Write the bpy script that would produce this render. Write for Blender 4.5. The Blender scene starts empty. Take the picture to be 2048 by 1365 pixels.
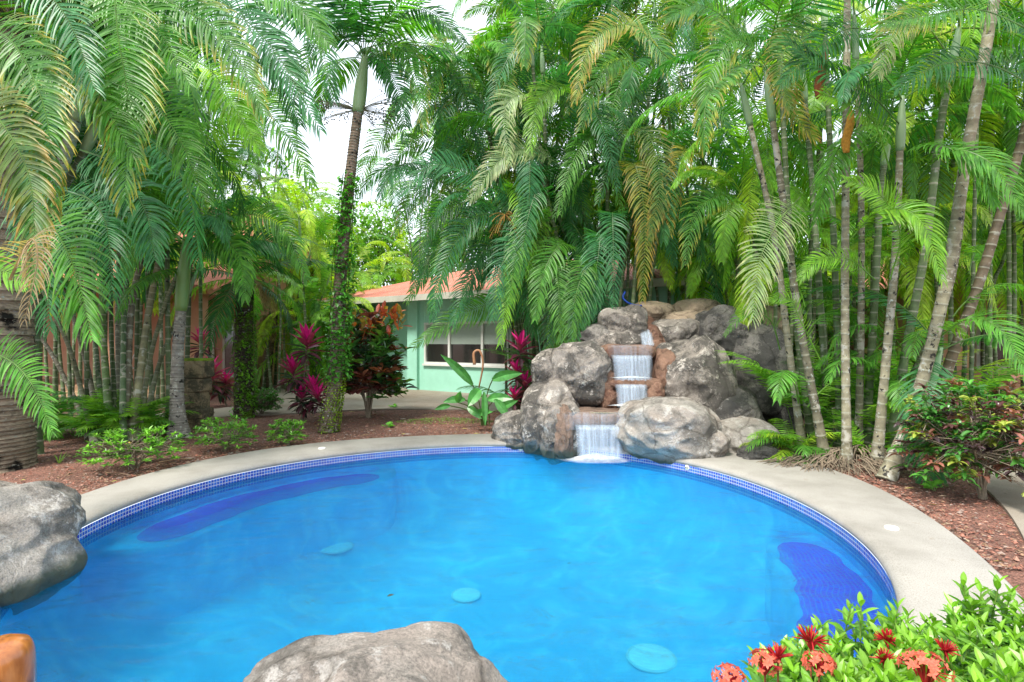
import bpy, math, random
import numpy as np
from mathutils import Vector, noise as mnoise
PI = math.pi
R = math.radians
random.seed(7)
rng = np.random.default_rng(11)
scene = bpy.context.scene
col = scene.collection

# ------------------------------------------------------------ camera, sky, sun, exposure
CAM_H, F, CX, CY = 1.65, 1100.0, 1024.0, 682.5
cam_data = bpy.data.cameras.new('camera')
cam_data.sensor_width = 36.0
cam_data.lens = 36.0 * F / 2048.0
cam_data.clip_start = 0.05
cam_data.clip_end = 3000
cam = bpy.data.objects.new('camera', cam_data)
cam.location = (0, 0, CAM_H)
cam.rotation_euler = (R(90), 0, 0)
col.objects.link(cam)
scene.camera = cam

SUN_EL, SUN_AZ = R(58), R(215)          # azimuth clockwise from +Y: behind the camera to the left
world = bpy.data.worlds.new('World')
scene.world = world
world.use_nodes = True
wt = world.node_tree
wt.nodes.clear()
wo = wt.nodes.new('ShaderNodeOutputWorld')
bg = wt.nodes.new('ShaderNodeBackground')
sky = wt.nodes.new('ShaderNodeTexSky')
sky.sky_type = 'NISHITA'
sky.sun_disc = False
sky.sun_elevation = SUN_EL
sky.sun_rotation = SUN_AZ
tc = wt.nodes.new('ShaderNodeTexCoord')
mp = wt.nodes.new('ShaderNodeMapping')
mp.inputs['Scale'].default_value = (1, 1, 2.2)
nz = wt.nodes.new('ShaderNodeTexNoise')
nz.inputs['Scale'].default_value = 2.3
nz.inputs['Detail'].default_value = 7
nz.inputs['Roughness'].default_value = 0.55
cr = wt.nodes.new('ShaderNodeValToRGB')
cr.color_ramp.elements[0].position = 0.36
cr.color_ramp.elements[0].color = (0.72, 0.72, 0.72, 1)
cr.color_ramp.elements[1].position = 0.6
cr.color_ramp.elements[1].color = (1, 1, 1, 1)
mx = wt.nodes.new('ShaderNodeMix')
mx.data_type = 'RGBA'
mx.inputs[7].default_value = (6.6, 7.1, 7.8, 1)      # overcast cloud, as bright as the hazy sky
wt.links.new(tc.outputs['Generated'], mp.inputs['Vector'])
wt.links.new(mp.outputs['Vector'], nz.inputs['Vector'])
wt.links.new(nz.outputs['Fac'], cr.inputs['Fac'])
wt.links.new(cr.outputs['Color'], mx.inputs[0])
wt.links.new(sky.outputs['Color'], mx.inputs[6])
wt.links.new(mx.outputs[2], bg.inputs['Color'])
bg.inputs['Strength'].default_value = 0.098
wt.links.new(bg.outputs[0], wo.inputs['Surface'])

sd = bpy.data.lights.new('sun', 'SUN')
sd.energy = 2.1
sd.angle = R(12)
sd.color = (1.0, 0.95, 0.87)
sun = bpy.data.objects.new('sun', sd)
sv = Vector((math.sin(SUN_AZ) * math.cos(SUN_EL), math.cos(SUN_AZ) * math.cos(SUN_EL), math.sin(SUN_EL)))
sun.rotation_euler = sv.to_track_quat('Z', 'Y').to_euler()
sun.location = (-6, -6, 14)
col.objects.link(sun)

scene.view_settings.view_transform = 'Standard'
scene.view_settings.look = 'None'
scene.view_settings.exposure = 1.48
scene.view_settings.gamma = 1
scene.cycles.max_bounces = 12
scene.cycles.diffuse_bounces = 6
scene.cycles.transparent_max_bounces = 16
scene.cycles.transmission_bounces = 6

# ------------------------------------------------------------ small helpers
def at(x, y, Y):
    return np.array([(x - CX) / F * Y, Y, CAM_H + (CY - y) / F * Y])

def gnd(x, y, z=0.0):
    Y = F * (CAM_H - z) / (y - CY)
    return np.array([(x - CX) / F * Y, Y, z])

def nrm(v):
    v = np.asarray(v, float)
    return v / np.maximum(np.linalg.norm(v, axis=-1, keepdims=True), 1e-9)

def tag(o, label=None, cat=None, group=None, kind=None):
    if label: o['label'] = label
    if cat: o['category'] = cat
    if group: o['group'] = group
    if kind: o['kind'] = kind
    return o

def empty(name, loc, label, cat, group=None):
    o = bpy.data.objects.new(name, None)
    o.empty_display_size = 0.2
    o.location = tuple(float(v) for v in loc)
    col.objects.link(o)
    return tag(o, label, cat, group)

class MB:
    """collects vertices, faces, vertex colours and uv for one mesh"""
    def __init__(s):
        s.v, s.f4, s.f3, s.c, s.n = [], [], [], [], 0
        s.uv = None
    def add(s, v, f4=None, f3=None, c=(0.5, 0.5, 0.5)):
        v = np.asarray(v, float).reshape(-1, 3)
        c = np.asarray(c, float)
        if c.ndim == 1: c = np.tile(c, (len(v), 1))
        s.v.append(v); s.c.append(c)
        if f4 is not None and len(f4): s.f4.append(np.asarray(f4, int).reshape(-1, 4) + s.n)
        if f3 is not None and len(f3): s.f3.append(np.asarray(f3, int).reshape(-1, 3) + s.n)
        s.n += len(v)
    def build(s, name, mat, parent=None, smooth=False, loc=None):
        V = np.concatenate(s.v)
        C = np.concatenate(s.c)
        org = np.zeros(3)
        if parent is not None:
            org = np.array(parent.location)
            pp = parent.parent
            while pp is not None:
                org = org + np.array(pp.location); pp = pp.parent
        elif loc is not None:
            org = np.array(loc, float)
        V = V - org
        nq = sum(len(a) for a in s.f4); nt = sum(len(a) for a in s.f3)
        loops = []
        if nq: loops.append(np.concatenate(s.f4).ravel())
        if nt: loops.append(np.concatenate(s.f3).ravel())
        loops = np.concatenate(loops)
        starts = np.concatenate([np.arange(nq) * 4, nq * 4 + np.arange(nt) * 3])
        me = bpy.data.meshes.new(name)
        me.vertices.add(len(V)); me.vertices.foreach_set('co', V.astype(np.float32).ravel())
        me.loops.add(len(loops)); me.loops.foreach_set('vertex_index', loops.astype(np.int32))
        me.polygons.add(nq + nt)
        me.polygons.foreach_set('loop_start', starts.astype(np.int32))
        if smooth:
            me.polygons.foreach_set('use_smooth', np.ones(nq + nt, bool))
        else:
            me.polygons.foreach_set('use_smooth', np.zeros(nq + nt, bool))
        me.update(calc_edges=True)
        a = me.color_attributes.new('col', 'FLOAT_COLOR', 'POINT')
        a.data.foreach_set('color', np.c_[C, np.ones(len(C))].astype(np.float32).ravel())
        if s.uv is not None:
            u = me.uv_layers.new(name='uv')
            u.data.foreach_set('uv', np.asarray(s.uv)[loops].astype(np.float32).ravel())
        me.materials.append(mat)
        o = bpy.data.objects.new(name, me)
        col.objects.link(o)
        if parent is not None: o.parent = parent
        elif loc is not None: o.location = tuple(org)
        return o

def grid_faces(nu, nv, wrap=False):
    a = []
    for i in range(nu - 1):
        for j in range(nv if wrap else nv - 1):
            k = (j + 1) % nv
            a.append((i * nv + j, i * nv + k, (i + 1) * nv + k, (i + 1) * nv + j))
    return np.array(a)

def spline(P, n):
    """smooth Catmull-Rom through the rows of P, n samples"""
    P = np.asarray(P, float)
    if len(P) == 2:
        t = np.linspace(0, 1, n)[:, None]
        return P[0] * (1 - t) + P[1] * t
    Q = np.vstack([2 * P[0] - P[1], P, 2 * P[-1] - P[-2]])
    t = np.linspace(0, len(P) - 1 - 1e-6, n)
    i = t.astype(int); u = (t - i)[:, None]
    p0, p1, p2, p3 = Q[i], Q[i + 1], Q[i + 2], Q[i + 3]
    return 0.5 * (2 * p1 + (p2 - p0) * u + (2 * p0 - 5 * p1 + 4 * p2 - p3) * u ** 2 + (3 * p1 - p0 - 3 * p2 + p3) * u ** 3)

def bez(a, b, c, n=16):
    t = np.linspace(0, 1, n)[:, None]
    return a * (1 - t) ** 2 + 2 * b * t * (1 - t) + c * t ** 2

def tube(mb, path, rad, ns=8, c=(.5, .5, .5), cap=True, flat=1.0):
    path = np.asarray(path, float)
    m = len(path)
    rad = np.broadcast_to(np.asarray(rad, float), (m,))
    T = nrm(np.gradient(path, axis=0))
    ref = np.array([0.0, 1, 0]) if abs(T[:, 2]).mean() > 0.5 else np.array([0, 0, 1.0])
    A = nrm(np.cross(T, ref)); B = np.cross(T, A)
    th = np.linspace(0, 2 * PI, ns, endpoint=False)
    ring = np.cos(th)[None, :, None] * A[:, None] + flat * np.sin(th)[None, :, None] * B[:, None]
    V = path[:, None] + ring * rad[:, None, None]
    c = np.asarray(c, float)
    if c.ndim == 2: c = np.repeat(c, ns, axis=0)
    n0 = m * ns
    V = V.reshape(-1, 3)
    f3 = []
    if cap:
        V = np.vstack([V, path[0], path[-1]])
        if c.ndim == 2: c = np.vstack([c, c[0], c[-1]])
        for j in range(ns):
            k = (j + 1) % ns
            f3.append((n0, k, j)); f3.append((n0 + 1, (m - 1) * ns + j, (m - 1) * ns + k))
    mb.add(V, grid_faces(m, ns, True), f3, c)

def box(mb, x0, x1, y0, y1, z0, z1, c=(.5, .5, .5), M=None):
    V = np.array([(x, y, z) for x in (x0, x1) for y in (y0, y1) for z in (z0, z1)], float)
    if M is not None: V = M(V)
    mb.add(V, [(0, 1, 3, 2), (4, 6, 7, 5), (0, 4, 5, 1), (2, 3, 7, 6), (0, 2, 6, 4), (1, 5, 7, 3)], None, c)

# ------------------------------------------------------------ materials
def newmat(name):
    m = bpy.data.materials.new(name)
    m.use_nodes = True
    nt = m.node_tree
    b = nt.nodes['Principled BSDF']
    return m, nt, b

def N(nt, t, **kw):
    n = nt.nodes.new(t)
    for k, v in kw.items():
        if k in n.inputs: n.inputs[k].default_value = v
        else: setattr(n, k, v)
    return n

def ramp(nt, fac, stops, interp='LINEAR'):
    r = nt.nodes.new('ShaderNodeValToRGB')
    e = r.color_ramp.elements
    r.color_ramp.interpolation = interp
    while len(e) < len(stops): e.new(0.5)
    for i, (p, c) in enumerate(stops):
        e[i].position = p
        e[i].color = (*c, 1) if len(c) == 3 else c
    nt.links.new(fac, r.inputs['Fac'])
    return r.outputs['Color']

def noise_tex(nt, scale, detail=5, rough=0.55, vec=None, dist=0.0):
    n = N(nt, 'ShaderNodeTexNoise', Scale=scale, Detail=detail, Roughness=rough, Distortion=dist)
    if vec is not None: nt.links.new(vec, n.inputs['Vector'])
    return n.outputs['Fac']

def mixc(nt, fac, a, b, mode='MIX'):
    m = nt.nodes.new('ShaderNodeMix'); m.data_type = 'RGBA'; m.blend_type = mode
    for i, v in ((0, fac), (6, a), (7, b)):
        if isinstance(v, (int, float)): m.inputs[i].default_value = v
        elif isinstance(v, tuple): m.inputs[i].default_value = (*v, 1) if len(v) == 3 else v
        else: nt.links.new(v, m.inputs[i])
    return m.outputs[2]

def bump(nt, b, h, strength=0.5, dist=0.02, prev=None):
    n = N(nt, 'ShaderNodeBump', Strength=strength, Distance=dist)
    nt.links.new(h, n.inputs['Height'])
    if prev is not None: nt.links.new(prev, n.inputs['Normal'])
    if b is not None: nt.links.new(n.outputs['Normal'], b.inputs['Normal'])
    return n.outputs['Normal']

def objvec(nt):
    return nt.nodes.new('ShaderNodeTexCoord').outputs['Object']

def leaf_mat(name, rough=0.38, trans=0.38, vary=0.35, spec=0.5, tint=(1.5, 1.7, .55)):
    m, nt, b = newmat(name)
    at_ = N(nt, 'ShaderNodeAttribute', attribute_name='col')
    g = nt.nodes.new('ShaderNodeNewGeometry')
    nz_ = noise_tex(nt, 9, 3, vec=g.outputs['Position'])
    mr = N(nt, 'ShaderNodeMapRange'); mr.inputs[1].default_value = .3; mr.inputs[2].default_value = .7
    mr.inputs[3].default_value = 1 - vary; mr.inputs[4].default_value = 1 + vary
    nt.links.new(nz_, mr.inputs[0])
    c = mixc(nt, 1.0, at_.outputs['Color'], mr.outputs[0], 'MULTIPLY')
    nt.links.new(c, b.inputs['Base Color'])
    b.inputs['Roughness'].default_value = rough
    b.inputs['Specular IOR Level'].default_value = spec
    tr = nt.nodes.new('ShaderNodeBsdfTranslucent')
    tcx = mixc(nt, 1.0, c, tint, 'MULTIPLY')
    nt.links.new(tcx, tr.inputs['Color'])
    ms = N(nt, 'ShaderNodeMixShader', Fac=trans)
    nt.links.new(b.outputs[0], ms.inputs[1]); nt.links.new(tr.outputs[0], ms.inputs[2])
    nt.links.new(ms.outputs[0], nt.nodes['Material Output'].inputs['Surface'])
    return m

def vcol_mat(name, rough=0.8, scale=12, vary=0.3, bstr=0.4, bdist=0.01, spec=0.3, stretch=None, over=None):
    """attribute colour broken up by noise; over = (scale, lo, hi, colour) patches laid on top"""
    m, nt, b = newmat(name)
    at_ = N(nt, 'ShaderNodeAttribute', attribute_name='col')
    v = objvec(nt)
    if stretch:
        mpp = N(nt, 'ShaderNodeMapping', Scale=stretch); nt.links.new(v, mpp.inputs[0]); v2 = mpp.outputs[0]
    else: v2 = v
    nn = noise_tex(nt, scale, 8, 0.65, v2)
    mr = N(nt, 'ShaderNodeMapRange'); mr.inputs[1].default_value = .3; mr.inputs[2].default_value = .7
    mr.inputs[3].default_value = 1 - vary; mr.inputs[4].default_value = 1 + vary
    nt.links.new(nn, mr.inputs[0])
    c = mixc(nt, 1.0, at_.outputs['Color'], mr.outputs[0], 'MULTIPLY')
    for o in (over or []):
        sc_, lo, hi, cc = o
        f = ramp(nt, noise_tex(nt, sc_, 6, 0.6, v), [(lo, (0, 0, 0)), (hi, (1, 1, 1))])
        c = mixc(nt, f, c, cc)
    nt.links.new(c, b.inputs['Base Color'])
    b.inputs['Roughness'].default_value = rough
    b.inputs['Specular IOR Level'].default_value = spec
    bump(nt, b, nn, bstr, bdist)
    return m

M = {}
M['frond'] = leaf_mat('palm_leaf', 0.38, 0.42, spec=.38)
M['leaf'] = leaf_mat('broad_leaf', 0.33, 0.3, 0.3)
M['petal'] = leaf_mat('petal', 0.5, 0.3, 0.15, 0.3, (1.1, 1.1, 1.1))
M['stem'] = vcol_mat('palm_stem', 0.6, 9, 0.35, 0.35, 0.006, 0.4,
                     over=[(7, 0.6, 0.66, (0.33, 0.33, 0.27)), (13, 0.64, 0.67, (0.02, 0.022, 0.018))])
M['stem_pale'] = vcol_mat('lichen_palm_stem', 0.75, 12, 0.35, 0.5, 0.008, 0.25,
                     over=[(6, 0.57, 0.63, (0.38, 0.36, 0.30)), (9, 0.6, 0.63, (0.03, 0.028, 0.024)), (22, 0.63, 0.67, (0.45, 0.5, 0.45))])
M['bark'] = vcol_mat('palm_bark', 0.85, 14, 0.5, 0.8, 0.02, 0.2, (1, 1, 4),
                     over=[(3, 0.56, 0.64, (0.012, 0.011, 0.009)), (17, 0.62, 0.66, (0.3, 0.29, 0.24))])
M['bark_moss'] = vcol_mat('mossy_palm_bark', 0.9, 14, 0.5, 0.8, 0.02, 0.2, None,
                     over=[(5, 0.5, 0.58, (0.07, 0.12, 0.012)), (16, 0.6, 0.65, (0.35, 0.35, 0.3))])
M['shaft'] = vcol_mat('crownshaft', 0.4, 3, 0.15, 0.1, 0.003, 0.5, (1, 1, .2))
M['wood'] = vcol_mat('twig_wood', 0.85, 30, 0.35, 0.5, 0.006)
M['plain'] = vcol_mat('painted', 0.55, 20, 0.06, 0.05, 0.002, 0.4)
M['dark'] = vcol_mat('dead_fibre', 0.95, 20, 0.5, 0.8, 0.01)

# ------------------------------------------------------------ pool outline in plan
PC = np.array([-0.43, 5.39])
inn_px = [(172, 1048), (300, 990), (400, 960), (500, 937), (600, 920), (700, 907), (800, 897), (950, 889), (1080, 890), (1240, 903), (1400, 932), (1500, 957), (1600, 1000), (1700, 1064), (1760, 1120), (1800, 1200)]
out_px = [(130, 1003), (200, 975), (300, 945), (400, 920), (500, 903), (600, 890), (700, 880), (800, 873), (950, 868), (1540, 905), (1600, 920), (1700, 951), (1800, 994), (1900, 1060), (1960, 1110), (2048, 1215)]
def polar_fit(pts, back, z, nh=4):
    P = np.array([gnd(x, y, z)[:2] for x, y in pts]) - PC
    th = np.arctan2(P[:, 1], P[:, 0]); r = np.hypot(P[:, 0], P[:, 1])
    tb = np.linspace(-0.75 * PI, -0.25 * PI, 7)
    w = np.r_[np.ones(len(th)), np.full(7, 0.5)]
    th = np.r_[th, tb]; r = np.r_[r, np.full(7, back)]
    def B(t): return np.c_[np.ones_like(t), *[f(k * t) for k in range(1, nh + 1) for f in (np.cos, np.sin)]]
    A = B(th) * w[:, None]
    reg = np.eye(2 * nh + 1) * 0.12; reg[0, 0] = 0
    co = np.linalg.lstsq(np.vstack([A, reg]), np.r_[r * w, np.zeros(2 * nh + 1)], rcond=None)[0]
    return lambda t: B(np.atleast_1d(t)) @ co
r_in = polar_fit(inn_px, 3.5, 0.0)
r_out0 = polar_fit(out_px, 4.3, 0.04)
r_out = lambda t: np.maximum(r_out0(t), r_in(t) + 0.5)
NT = 360
TH = np.linspace(0, 2 * PI, NT, endpoint=False)
RI, RO = r_in(TH), r_out(TH)
DIR = np.c_[np.cos(TH), np.sin(TH)]
def pool_r(x, y):
    """distance outside the coping's outer edge (negative inside)"""
    d = np.array([x, y]) - PC
    return math.hypot(*d) - float(r_out(np.array([math.atan2(d[1], d[0])]))[0])

def ring_mesh(mb, rz, c=(.5, .5, .5), wrap_n=NT, close=False):
    """rz: list of (radius array, z)"""
    V = []
    for r, z in rz:
        V.append(np.c_[PC[0] + DIR[:, 0] * r, PC[1] + DIR[:, 1] * r, np.full(NT, z)])
    V = np.array(V)
    mb.add(V.reshape(-1, 3), grid_faces(len(rz), NT, True), None, c)
    return V

WZ = -0.13
# ground: rings from the coping out to the horizon
def ground_z(x, y):
    d = np.hypot(x - PC[0], y - PC[1])
    return 0.0
m, nt, b = newmat('red_lava_mulch')
v = N(nt, 'ShaderNodeNewGeometry').outputs['Position']
vo = N(nt, 'ShaderNodeTexVoronoi', Scale=55.0); nt.links.new(v, vo.inputs['Vector'])
base = ramp(nt, noise_tex(nt, 1.1, 5, 0.6, v), [(0.35, (0.145, 0.072, 0.052)), (0.65, (0.25, 0.12, 0.085))])
chips = ramp(nt, vo.outputs['Color'], [(0.1, (0.45, 0.4, 0.38)), (0.5, (1, 1, 1)), (0.9, (1.45, 1.35, 1.3))])
c = mixc(nt, 1.0, base, chips, 'MULTIPLY')
gy = ramp(nt, noise_tex(nt, 70, 3, 0.6, v), [(0.66, (0, 0, 0)), (0.7, (1, 1, 1))])
c = mixc(nt, gy, c, (0.42, 0.36, 0.32))
gm = ramp(nt, noise_tex(nt, 0.55, 4, 0.6, v), [(0.58, (0, 0, 0)), (0.75, (0.55, 0.55, 0.55))])
c = mixc(nt, gm, c, (0.09, 0.075, 0.045))
nt.links.new(c, b.inputs['Base Color']); b.inputs['Roughness'].default_value = 0.95
bump(nt, b, vo.outputs['Distance'], 0.9, 0.02)
M['mulch'] = m
mb = MB()
V = []
for e in [0, .05, .12, .25, .5, 1, 2, 3.5, 6, 10, 16, 30, 60, 120, 300, 900]:
    k = min(1, e / 8)
    rr = (RO - 0.02) * (1 - k) + RO.mean() * k + e
    x = PC[0] + DIR[:, 0] * rr; y = PC[1] + DIR[:, 1] * rr
    z = -0.03 + 0.04 * min(1, e / .3) + np.array([0.03 * mnoise.noise(Vector((a * .6, c_ * .6, 0))) for a, c_ in zip(x, y)]) * (1 if .1 < e < 5 else 0)
    V.append(np.c_[x, y, z])
V = np.array(V)
mb.add(V.reshape(-1, 3), grid_faces(len(V), NT, True), None, (.2, .1, .07))
tag(mb.build('ground', M['mulch'], smooth=True), kind='structure')

# coping
def concrete(name, base, stain, sc=1.5, bs=0.25):
    m, nt, b = newmat(name)
    v = N(nt, 'ShaderNodeNewGeometry').outputs['Position']
    n1 = noise_tex(nt, sc, 7, 0.62, v)
    c = ramp(nt, n1, [(0.3, stain), (0.55, base), (0.8, tuple(min(1, q * 1.12) for q in base))])
    n2 = noise_tex(nt, 120, 3, 0.7, v)
    sp = ramp(nt, n2, [(0.35, (.66, .63, .6)), (0.48, (1, 1, 1)), (0.7, (1.1, 1.1, 1.1))])
    st_ = ramp(nt, noise_tex(nt, 6, 8, .7, v), [(0.62, (1, 1, 1)), (0.74, (.72, .66, .58))])
    c = mixc(nt, 1.0, c, st_, 'MULTIPLY')
    c = mixc(nt, 1.0, c, sp, 'MULTIPLY')
    nt.links.new(c, b.inputs['Base Color']); b.inputs['Roughness'].default_value = 0.85
    bump(nt, b, n2, bs, 0.004)
    return m
M['coping'] = concrete('coping_concrete', (0.345, 0.322, 0.285), (0.25, 0.23, 0.198))
M['path'] = concrete('path_concrete', (0.29, 0.25, 0.20), (0.2, 0.145, 0.10), 0.8)
mb = MB()
prof = [(RO, -0.06), (RO, 0.03), (RO - .02, 0.04), (RI + .12, 0.042), (RI + .05, 0.036), (RI + .012, 0.022), (RI - .005, 0.002), (RI - .008, -0.018), (RI + .004, -0.034), (RI + .03, -0.04)]
ring_mesh(mb, prof)
pool = empty('swimming_pool', (PC[0], PC[1], 0), 'round blue swimming pool with a pale concrete coping and blue mosaic waterline tiles', 'swimming pool')
mb.build('coping', M['coping'], pool, smooth=True)

# waterline tiles
def tiles(name, size, grout, cols, rough=0.15):
    m, nt, b = newmat(name)
    uvn = N(nt, 'ShaderNodeUVMap', uv_map='uv')
    br = N(nt, 'ShaderNodeTexBrick', Scale=1.0)
    br.offset = 0.0; br.squash = 1.0
    br.inputs['Brick Width'].default_value = size; br.inputs['Row Height'].default_value = size
    br.inputs['Mortar Size'].default_value = size * 0.12; br.inputs['Mortar Smooth'].default_value = 0.1
    br.inputs['Bias'].default_value = 0
    br.inputs['Color1'].default_value = (*cols[0], 1); br.inputs['Color2'].default_value = (*cols[1], 1)
    br.inputs['Mortar'].default_value = (*grout, 1)
    nt.links.new(uvn.outputs[0], br.inputs['Vector'])
    nt.links.new(br.outputs['Color'], b.inputs['Base Color'])
    b.inputs['Roughness'].default_value = rough
    inv = N(nt, 'ShaderNodeMath', operation='SUBTRACT'); inv.inputs[0].default_value = 1
    nt.links.new(br.outputs['Fac'], inv.inputs[1])
    bump(nt, b, inv.outputs[0], 0.4, 0.003)
    return m
M['tile'] = tiles('cobalt_mosaic_tile', 0.038, (0.5, 0.5, 0.56), ((0.012, 0.035, 0.36), (0.02, 0.16, 0.6)))
M['bench_tile'] = tiles('deep_blue_bench_tile', 0.038, (0.35, 0.3, 0.8), ((0.60, 0.06, 0.75), (0.30, 0.14, 0.98)))
mb = MB()
P = np.c_[PC[0] + DIR[:, 0] * RI, PC[1] + DIR[:, 1] * RI]
P = np.vstack([P, P[0]])
arc = np.r_[0, np.cumsum(np.hypot(*np.diff(P, axis=0).T))]
zs = [-0.037, -0.1, -0.22]
V = np.array([np.c_[P, np.full(NT + 1, z)] for z in zs])
mb.add(V.reshape(-1, 3), grid_faces(3, NT + 1), None, (.1, .1, .5))
mb.uv = np.array([[a, z + 0.187] for z in zs for a in arc])
mb.build('waterline_tiles', M['tile'], pool)

# plaster basin
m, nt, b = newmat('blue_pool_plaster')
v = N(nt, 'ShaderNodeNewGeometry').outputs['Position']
c = ramp(nt, noise_tex(nt, 1.5, 7, 0.62, v, 1.8), [(0.32, (0.05, 0.46, 0.80)), (0.5, (0.09, 0.55, 0.88)), (0.66, (0.22, 0.72, 0.93))])  # pale swirls painted into the plaster colour for rippled light on the floor
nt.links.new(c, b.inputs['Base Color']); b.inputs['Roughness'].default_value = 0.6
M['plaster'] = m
mb = MB()
rz = [(RI, -0.22), (RI, -0.45)]
for a in np.linspace(0.06, .985, 16):
    rz.append((RI * math.cos(a * PI / 2) ** .75, -0.45 - 0.80 * math.sin(a * PI / 2) ** 1.0))
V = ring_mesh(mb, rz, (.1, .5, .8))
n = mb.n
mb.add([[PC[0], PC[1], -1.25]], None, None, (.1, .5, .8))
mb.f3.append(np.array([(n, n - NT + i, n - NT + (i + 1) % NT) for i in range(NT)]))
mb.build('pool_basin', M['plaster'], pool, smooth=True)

# bench shelves under the water: real raised blocks against the wall
def bench(t0, t1, w0, zt, nseg=90, base=0.0):
    """plaster shelf along the wall with a strip of dark tiles near its front edge"""
    mb = MB(); mt = MB()
    ext = (t1 - t0) * .10
    def ring(d, r, z): return np.c_[PC[0] + d[:, 0] * r, PC[1] + d[:, 1] * r, np.full(len(r), z)]
    tt = np.linspace(t0, t1, nseg); s = np.linspace(0, 1, nseg)
    wob = .018 * np.sin(s * 19) + .008 * np.sin(s * 41 + 1)
    env = np.clip(1 - np.abs(2 * s - 1) ** 7, 0, 1) ** .5
    mid = r_in(tt) - base - w0 / 2 + wob
    d = np.c_[np.cos(tt), np.sin(tt)]
    V = np.array([ring(d, mid + w0 / 2 * env, zt), ring(d, mid, zt), ring(d, mid - w0 / 2 * env, zt)])
    mt.add(V.reshape(-1, 3), grid_faces(3, nseg))
    a = np.r_[0, np.cumsum(np.hypot(*np.diff(V[0][:, :2], axis=0).T))]
    mt.uv = np.vstack([np.c_[a, w0 / 2 * env], np.c_[a, a * 0], np.c_[a, -w0 / 2 * env]])
    mt.build('bench_top', M['bench_tile'], pool)
    tt = np.linspace(t0 - ext, t1 + ext, nseg); s2 = np.interp(tt, [min(t0, t1), max(t0, t1)], [0, 1]) if t1 > t0 else np.interp(-tt, [-t0, -t1], [0, 1])
    s = np.linspace(0, 1, nseg); wob = .018 * np.sin(s2 * 19) + .008 * np.sin(s2 * 41 + 1)
    env = np.clip(1 - np.abs(2 * s - 1) ** 9, 0, 1) ** .5
    d = np.c_[np.cos(tt), np.sin(tt)]; ri = r_in(tt)
    inner = ri - (base + w0 + .03 - wob) * env
    V = np.array([ring(d, ri, zt - .006), ring(d, inner, zt - .007), ring(d, inner - .03 * env, zt - .04), ring(d, inner - .05 * env, -1.15)])
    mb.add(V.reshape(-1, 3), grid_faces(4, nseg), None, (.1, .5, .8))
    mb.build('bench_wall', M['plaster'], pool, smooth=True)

def ang(px, py, z=0.0):
    g = gnd(px, py, z)
    return math.atan2(g[1] - PC[1], g[0] - PC[0])
bz = -0.28
bench(ang(215, 1085, bz) % (2 * PI), ang(735, 935, bz), 0.62, bz, base=0.12)
bench(ang(1660, 1085, bz), ang(1760, 1340, bz) , 0.52, bz, base=0.05)

# water surface: clear tinted surface with ripples
m, nt, b = newmat('pool_water')
nt.nodes.remove(b)
out = nt.nodes['Material Output']
v = N(nt, 'ShaderNodeNewGeometry').outputs['Position']
rf = N(nt, 'ShaderNodeBsdfRefraction', IOR=1.33, Roughness=0.02); rf.inputs['Color'].default_value = (0.34, 0.94, 1.0, 1)
tp = N(nt, 'ShaderNodeBsdfTransparent'); tp.inputs['Color'].default_value = (0.34, 0.94, 1.0, 1)
gl = N(nt, 'ShaderNodeBsdfGlossy', Roughness=0.12)
fr = N(nt, 'ShaderNodeFresnel', IOR=1.33)
mpw = N(nt, 'ShaderNodeMapping', Rotation=(0, 0, 0.5), Scale=(1, 2.2, 1)); nt.links.new(v, mpw.inputs[0])
h1 = noise_tex(nt, 2.2, 7, 0.66, mpw.outputs[0], 2.0)
bn = bump(nt, None, h1, 1.0, 0.13)
for n_ in (rf, gl, fr): nt.links.new(bn, n_.inputs['Normal'])
m1 = N(nt, 'ShaderNodeMixShader', Fac=0.4)
nt.links.new(tp.outputs[0], m1.inputs[1]); nt.links.new(rf.outputs[0], m1.inputs[2])
m2 = nt.nodes.new('ShaderNodeMixShader')
nt.links.new(fr.outputs[0], m2.inputs[0]); nt.links.new(m1.outputs[0], m2.inputs[1]); nt.links.new(gl.outputs[0], m2.inputs[2])
nt.links.new(m2.outputs[0], out.inputs['Surface'])
M['water'] = m
mb = MB()
V = ring_mesh(mb, [((RI + .002) * k, WZ) for k in (1, .8, .6, .4, .2)])
n = mb.n
mb.add([[PC[0], PC[1], WZ]], None, None)
mb.f3.append(np.array([(n - NT + i, n - NT + (i + 1) % NT, n) for i in range(NT)]))
tag(mb.build('pool_water', M['water'], smooth=True), kind='structure')

# round fittings
def disc(mb, c, r, h, cc, n=24, dome=0.3, axis=None):
    rr = [r, r, r * .9, r * .5, 0.001]; zz = [0, h * .6, h, h * (1 + dome), h * (1 + dome * 1.3)]
    th = np.linspace(0, 2 * PI, n, endpoint=False)
    V = np.array([np.c_[np.cos(th) * a, np.sin(th) * a, np.full(n, z)] for a, z in zip(rr, zz)]).reshape(-1, 3)
    if axis is not None:
        z = nrm(axis); x = nrm(np.cross(z, [0.1, 0.2, 1])); y = np.cross(z, x)
        V = V[:, :1] * x + V[:, 1:2] * y + V[:, 2:] * z
    mb.add(V + np.asarray(c), grid_faces(5, n, True), None, cc)

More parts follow.
